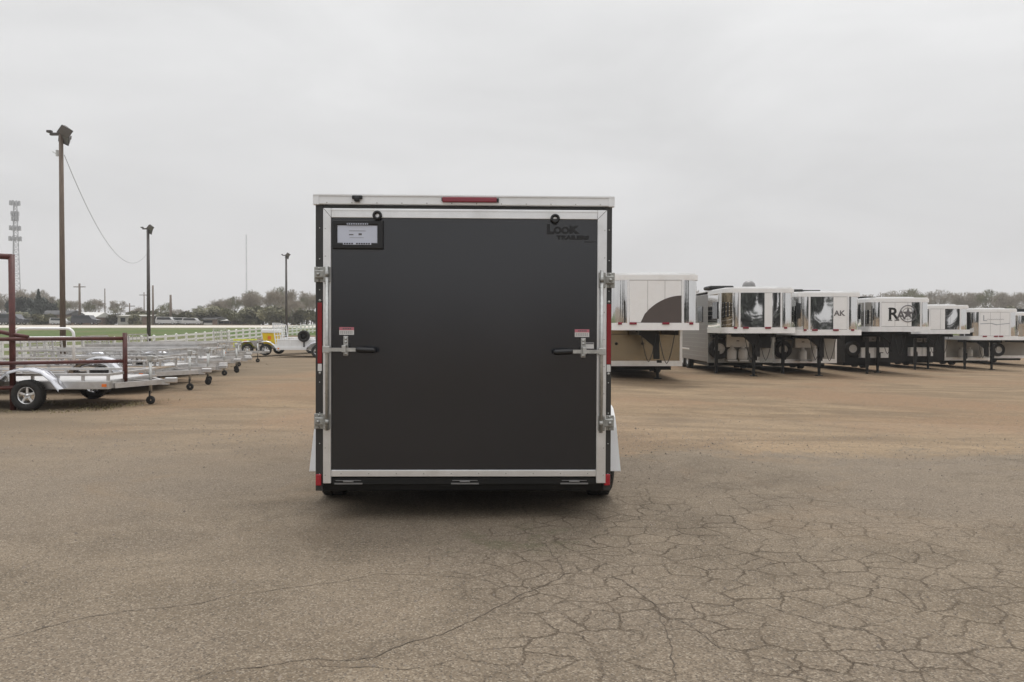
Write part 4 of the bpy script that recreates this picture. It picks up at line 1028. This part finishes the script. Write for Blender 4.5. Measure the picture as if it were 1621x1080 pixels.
while x < 1740:
    far = 175 if x < 330 else (165 if x < 600 else 210)
    hide = 520 < x < 1000 or 1000 < x < 1330
    step = ((14 if x < 520 else 20) if not hide else 30)*rnd.uniform(.6, 1.4)
    if x < 330: g_, l_ = 'bare trees beyond the field at left', 'bare grey tree in the line beyond the grass field at left'
    elif x < 700: g_, l_ = 'tall bare trees beside the cargo trailer', 'tall bare tree in the dense clump left of the cargo trailer'
    else: g_, l_ = 'bare trees behind the gooseneck row', 'bare grey tree in the line behind the gooseneck trailers'
    for rep in range(1 if x < 330 or hide else 2):
        plant(rnd.choice(protos), x+rnd.uniform(-8, 8), far+rnd.uniform(-18, 22)+rep*14, top_left(x)+rnd.uniform(-9, 8)+rep*3, 'bare_tree', l_, 'tree', g_, rnd.uniform(.9, 1.35))
    x += step
x = -50
while x < 1740:
    hide = 520 < x < 1300
    if x < 320: tp, l_, g_, Yd = rnd.uniform(490, 503), 'low brushy shrub at the foot of the left tree line', 'shrubs under the left tree line', rnd.uniform(150, 180)
    elif x < 700: tp, l_, g_, Yd = rnd.uniform(482, 494), 'olive green budding bush in front of the bare clump', 'budding bushes in front of the bare clump', rnd.uniform(148, 160)
    else: tp, l_, g_, Yd = rnd.uniform(484, 498), 'brown green shrub under the trees behind the gooseneck row', 'shrubs behind the gooseneck row', rnd.uniform(180, 200)
    plant(rnd.choice(bushes), x, Yd, tp, 'shrub', l_, 'shrub', g_, rnd.uniform(1.0, 1.5) if x < 320 or x > 700 else rnd.uniform(.9, 1.2))
    x += (15 if 320 < x < 520 else 20 if not hide else 50)*rnd.uniform(.7, 1.3)
plant(conif, 61, 160, 459, 'conifer', 'dark pointed conifer sticking above the left tree line', 'tree', None, .8)
for px, tp in ((24, 474), (36, 468), (47, 470), (56, 468), (70, 471), (84, 478), (98, 482)): plant(darkb, px, 168, tp, 'evergreen_tree', 'dark rounded evergreen in the thick dark clump at far left', 'tree', 'dark evergreens at far left', .8)
# trees on the camera's side of the lot, seen only mirrored in the polished noses
for (X, Yd, s) in ((-34, -42, .8), (-22, -48, .9), (-14, -50, .5), (-8, -52, .42), (-1, -50, .34), (6, -46, .38), (13, -48, .42), (20, -50, 1.1), (28, -47, .8), (34, -44, 1.0), (42, -40, .8), (48, -36, 1.1), (56, -28, .9), (62, -20, 1.1), (-48, -30, .9)):
    root = empty('roadside_tree', (X, Yd, gz(X, Yd)), rnd.uniform(0, 6)); s *= 1.25; root.scale = (s*2.2,)*2+(s,)
    tag(root, 'dark tree behind the camera, seen only mirrored in the polished noses', 'tree', 'trees mirrored in the polished noses')
    place('trunk', conif[0][0], root); place('crown', conif[0][1], root)

# ------------------------------------------------------------------ far buildings and vehicles
def house(px0, px1, Yd, ptop, label, wallm='siding', roofm='roofdark', roof=.35, name='house', wins=3):
    X0, X1 = at(px0, Y=Yd), at(px1, Y=Yd); z0 = gz((X0+X1)/2, Yd); Hh = EYE+(HOR-ptop)*Yd/FPX-z0; hw = (X1-X0)/2; wh = Hh*(1-roof)
    root = empty(name, ((X0+X1)/2, Yd, z0)); tag(root, label, 'building', 'buildings beyond the road')
    mb = MB(); mb.box(-hw, hw, 0, 7, -.3, wh); mb.build('wall', M[wallm], root)
    mb = MB(); mb.add([(-hw-.3,-.4,wh-.02),(hw+.3,-.4,wh-.02),(hw+.3,7.4,wh-.02),(-hw-.3,7.4,wh-.02),(-hw-.3,3.5,Hh),(hw+.3,3.5,Hh)], [(0,1,5,4),(2,3,4,5),(0,4,3),(1,2,5),(0,3,2,1)]); mb.build('roof', M[roofm], root)
    for k in range(wins):
        x = -hw+2*hw*(k+.5)/wins; mb = MB(); mb.box(x-.45, x+.45, -.04, .0, wh*.35, wh*.8); wn_ = mb.build('window', M['window'], root)
    mb = MB(); mb.box(hw*.55, hw*.55+.9, -.05, 0, 0, min(2.1, wh*.9)); mb.build('door', M['brick'], root)
for a in [(186, 236, 158, 498, 'long pale low shed between the first two light poles', 'siding_dull', 'siding_dull', .15), (322, 340, 150, 501, 'small white house left of the tall bare trees', 'siding', 'roofdark', .3),
          (60, 104, 160, 491, 'low brown building behind the tall light pole', 'brick', 'roofdark', .3), (110, 150, 165, 494, 'grey brown house right of the tall light pole', 'brick', 'siding', .4),
          (-10, 22, 158, 494, 'grey building at the left edge behind the red post', 'siding', 'roofdark', .4), (296, 316, 175, 498, 'dark roofed house beyond the white vehicles', 'siding', 'roofdark', .5),
          (345, 372, 152, 505, 'low tan building under the bare trees', 'brick', 'siding', .3)]: house(*a[:5], *a[5:])
def van(px, Yd, label, m='carwhite', big=1.0):
    X = at(px, Y=Yd); root = empty('parked_vehicle', (X, Yd, gz(X, Yd))); tag(root, label, 'vehicle', 'vehicles parked beyond the road'); root.scale = (big,)*3
    mb = MB(); mb.prism([(-2.3,.35),(2.3,.35),(2.35,.9),(1.5,1.05),(.9,1.75),(-2.1,1.8),(-2.35,1.1)], 0, 1.8, M=Matrix.Translation((0,1.8,0)) @ Matrix.Rotation(R(90),4,'X')); bo = mb.build('body', M[m], root)
    mb = MB(); mb.prism([(1.25,1.12),(.82,1.66),(-1.9,1.68),(-2.0,1.15)], 0, .02, M=Matrix.Translation((0,.0,0)) @ Matrix.Rotation(R(90),4,'X')); mb.build('window', M['window'], root)
    for xx in (-1.45, 1.5):
        for yy in (.1, 1.7): wheel(root, xx, yy, .333, W_small, 1, 'wheel', 'y')
for a in [(262, 146, 'white van parked beyond the road, left of a thick pole', 'carwhite', 0.8), (284, 147, 'white car right of the short thick pole', 'carwhite', .75), (302, 146, 'pale car beyond the road near the white house', 'carwhite', .7),
          (132, 148, 'dark car parked near the left houses', 'cardark', 1.0), (92, 147, 'white car in front of the low brown building', 'carwhite', .7), (14, 147, 'dark vehicle at the left edge beyond the road', 'cardark', 1.1)]: van(*a)

# ------------------------------------------------------------------ haze
hz = bpy.data.materials.new('pale_air'); hz.use_nodes = True; N = hz.node_tree.nodes; N.clear()
ho = N.new('ShaderNodeOutputMaterial'); pv = N.new('ShaderNodeVolumePrincipled'); pv.inputs['Density'].default_value = .0006
pv.inputs['Color'].default_value = (1, 1, 1, 1); pv.inputs['Anisotropy'].default_value = 0
hz.node_tree.links.new(pv.outputs[0], ho.inputs['Volume'])
mb = MB(); mb.box(-705, 705, -123, 1503, -1.9, 90); h_ = mb.build('haze', hz); tag(h_, kind='stuff')
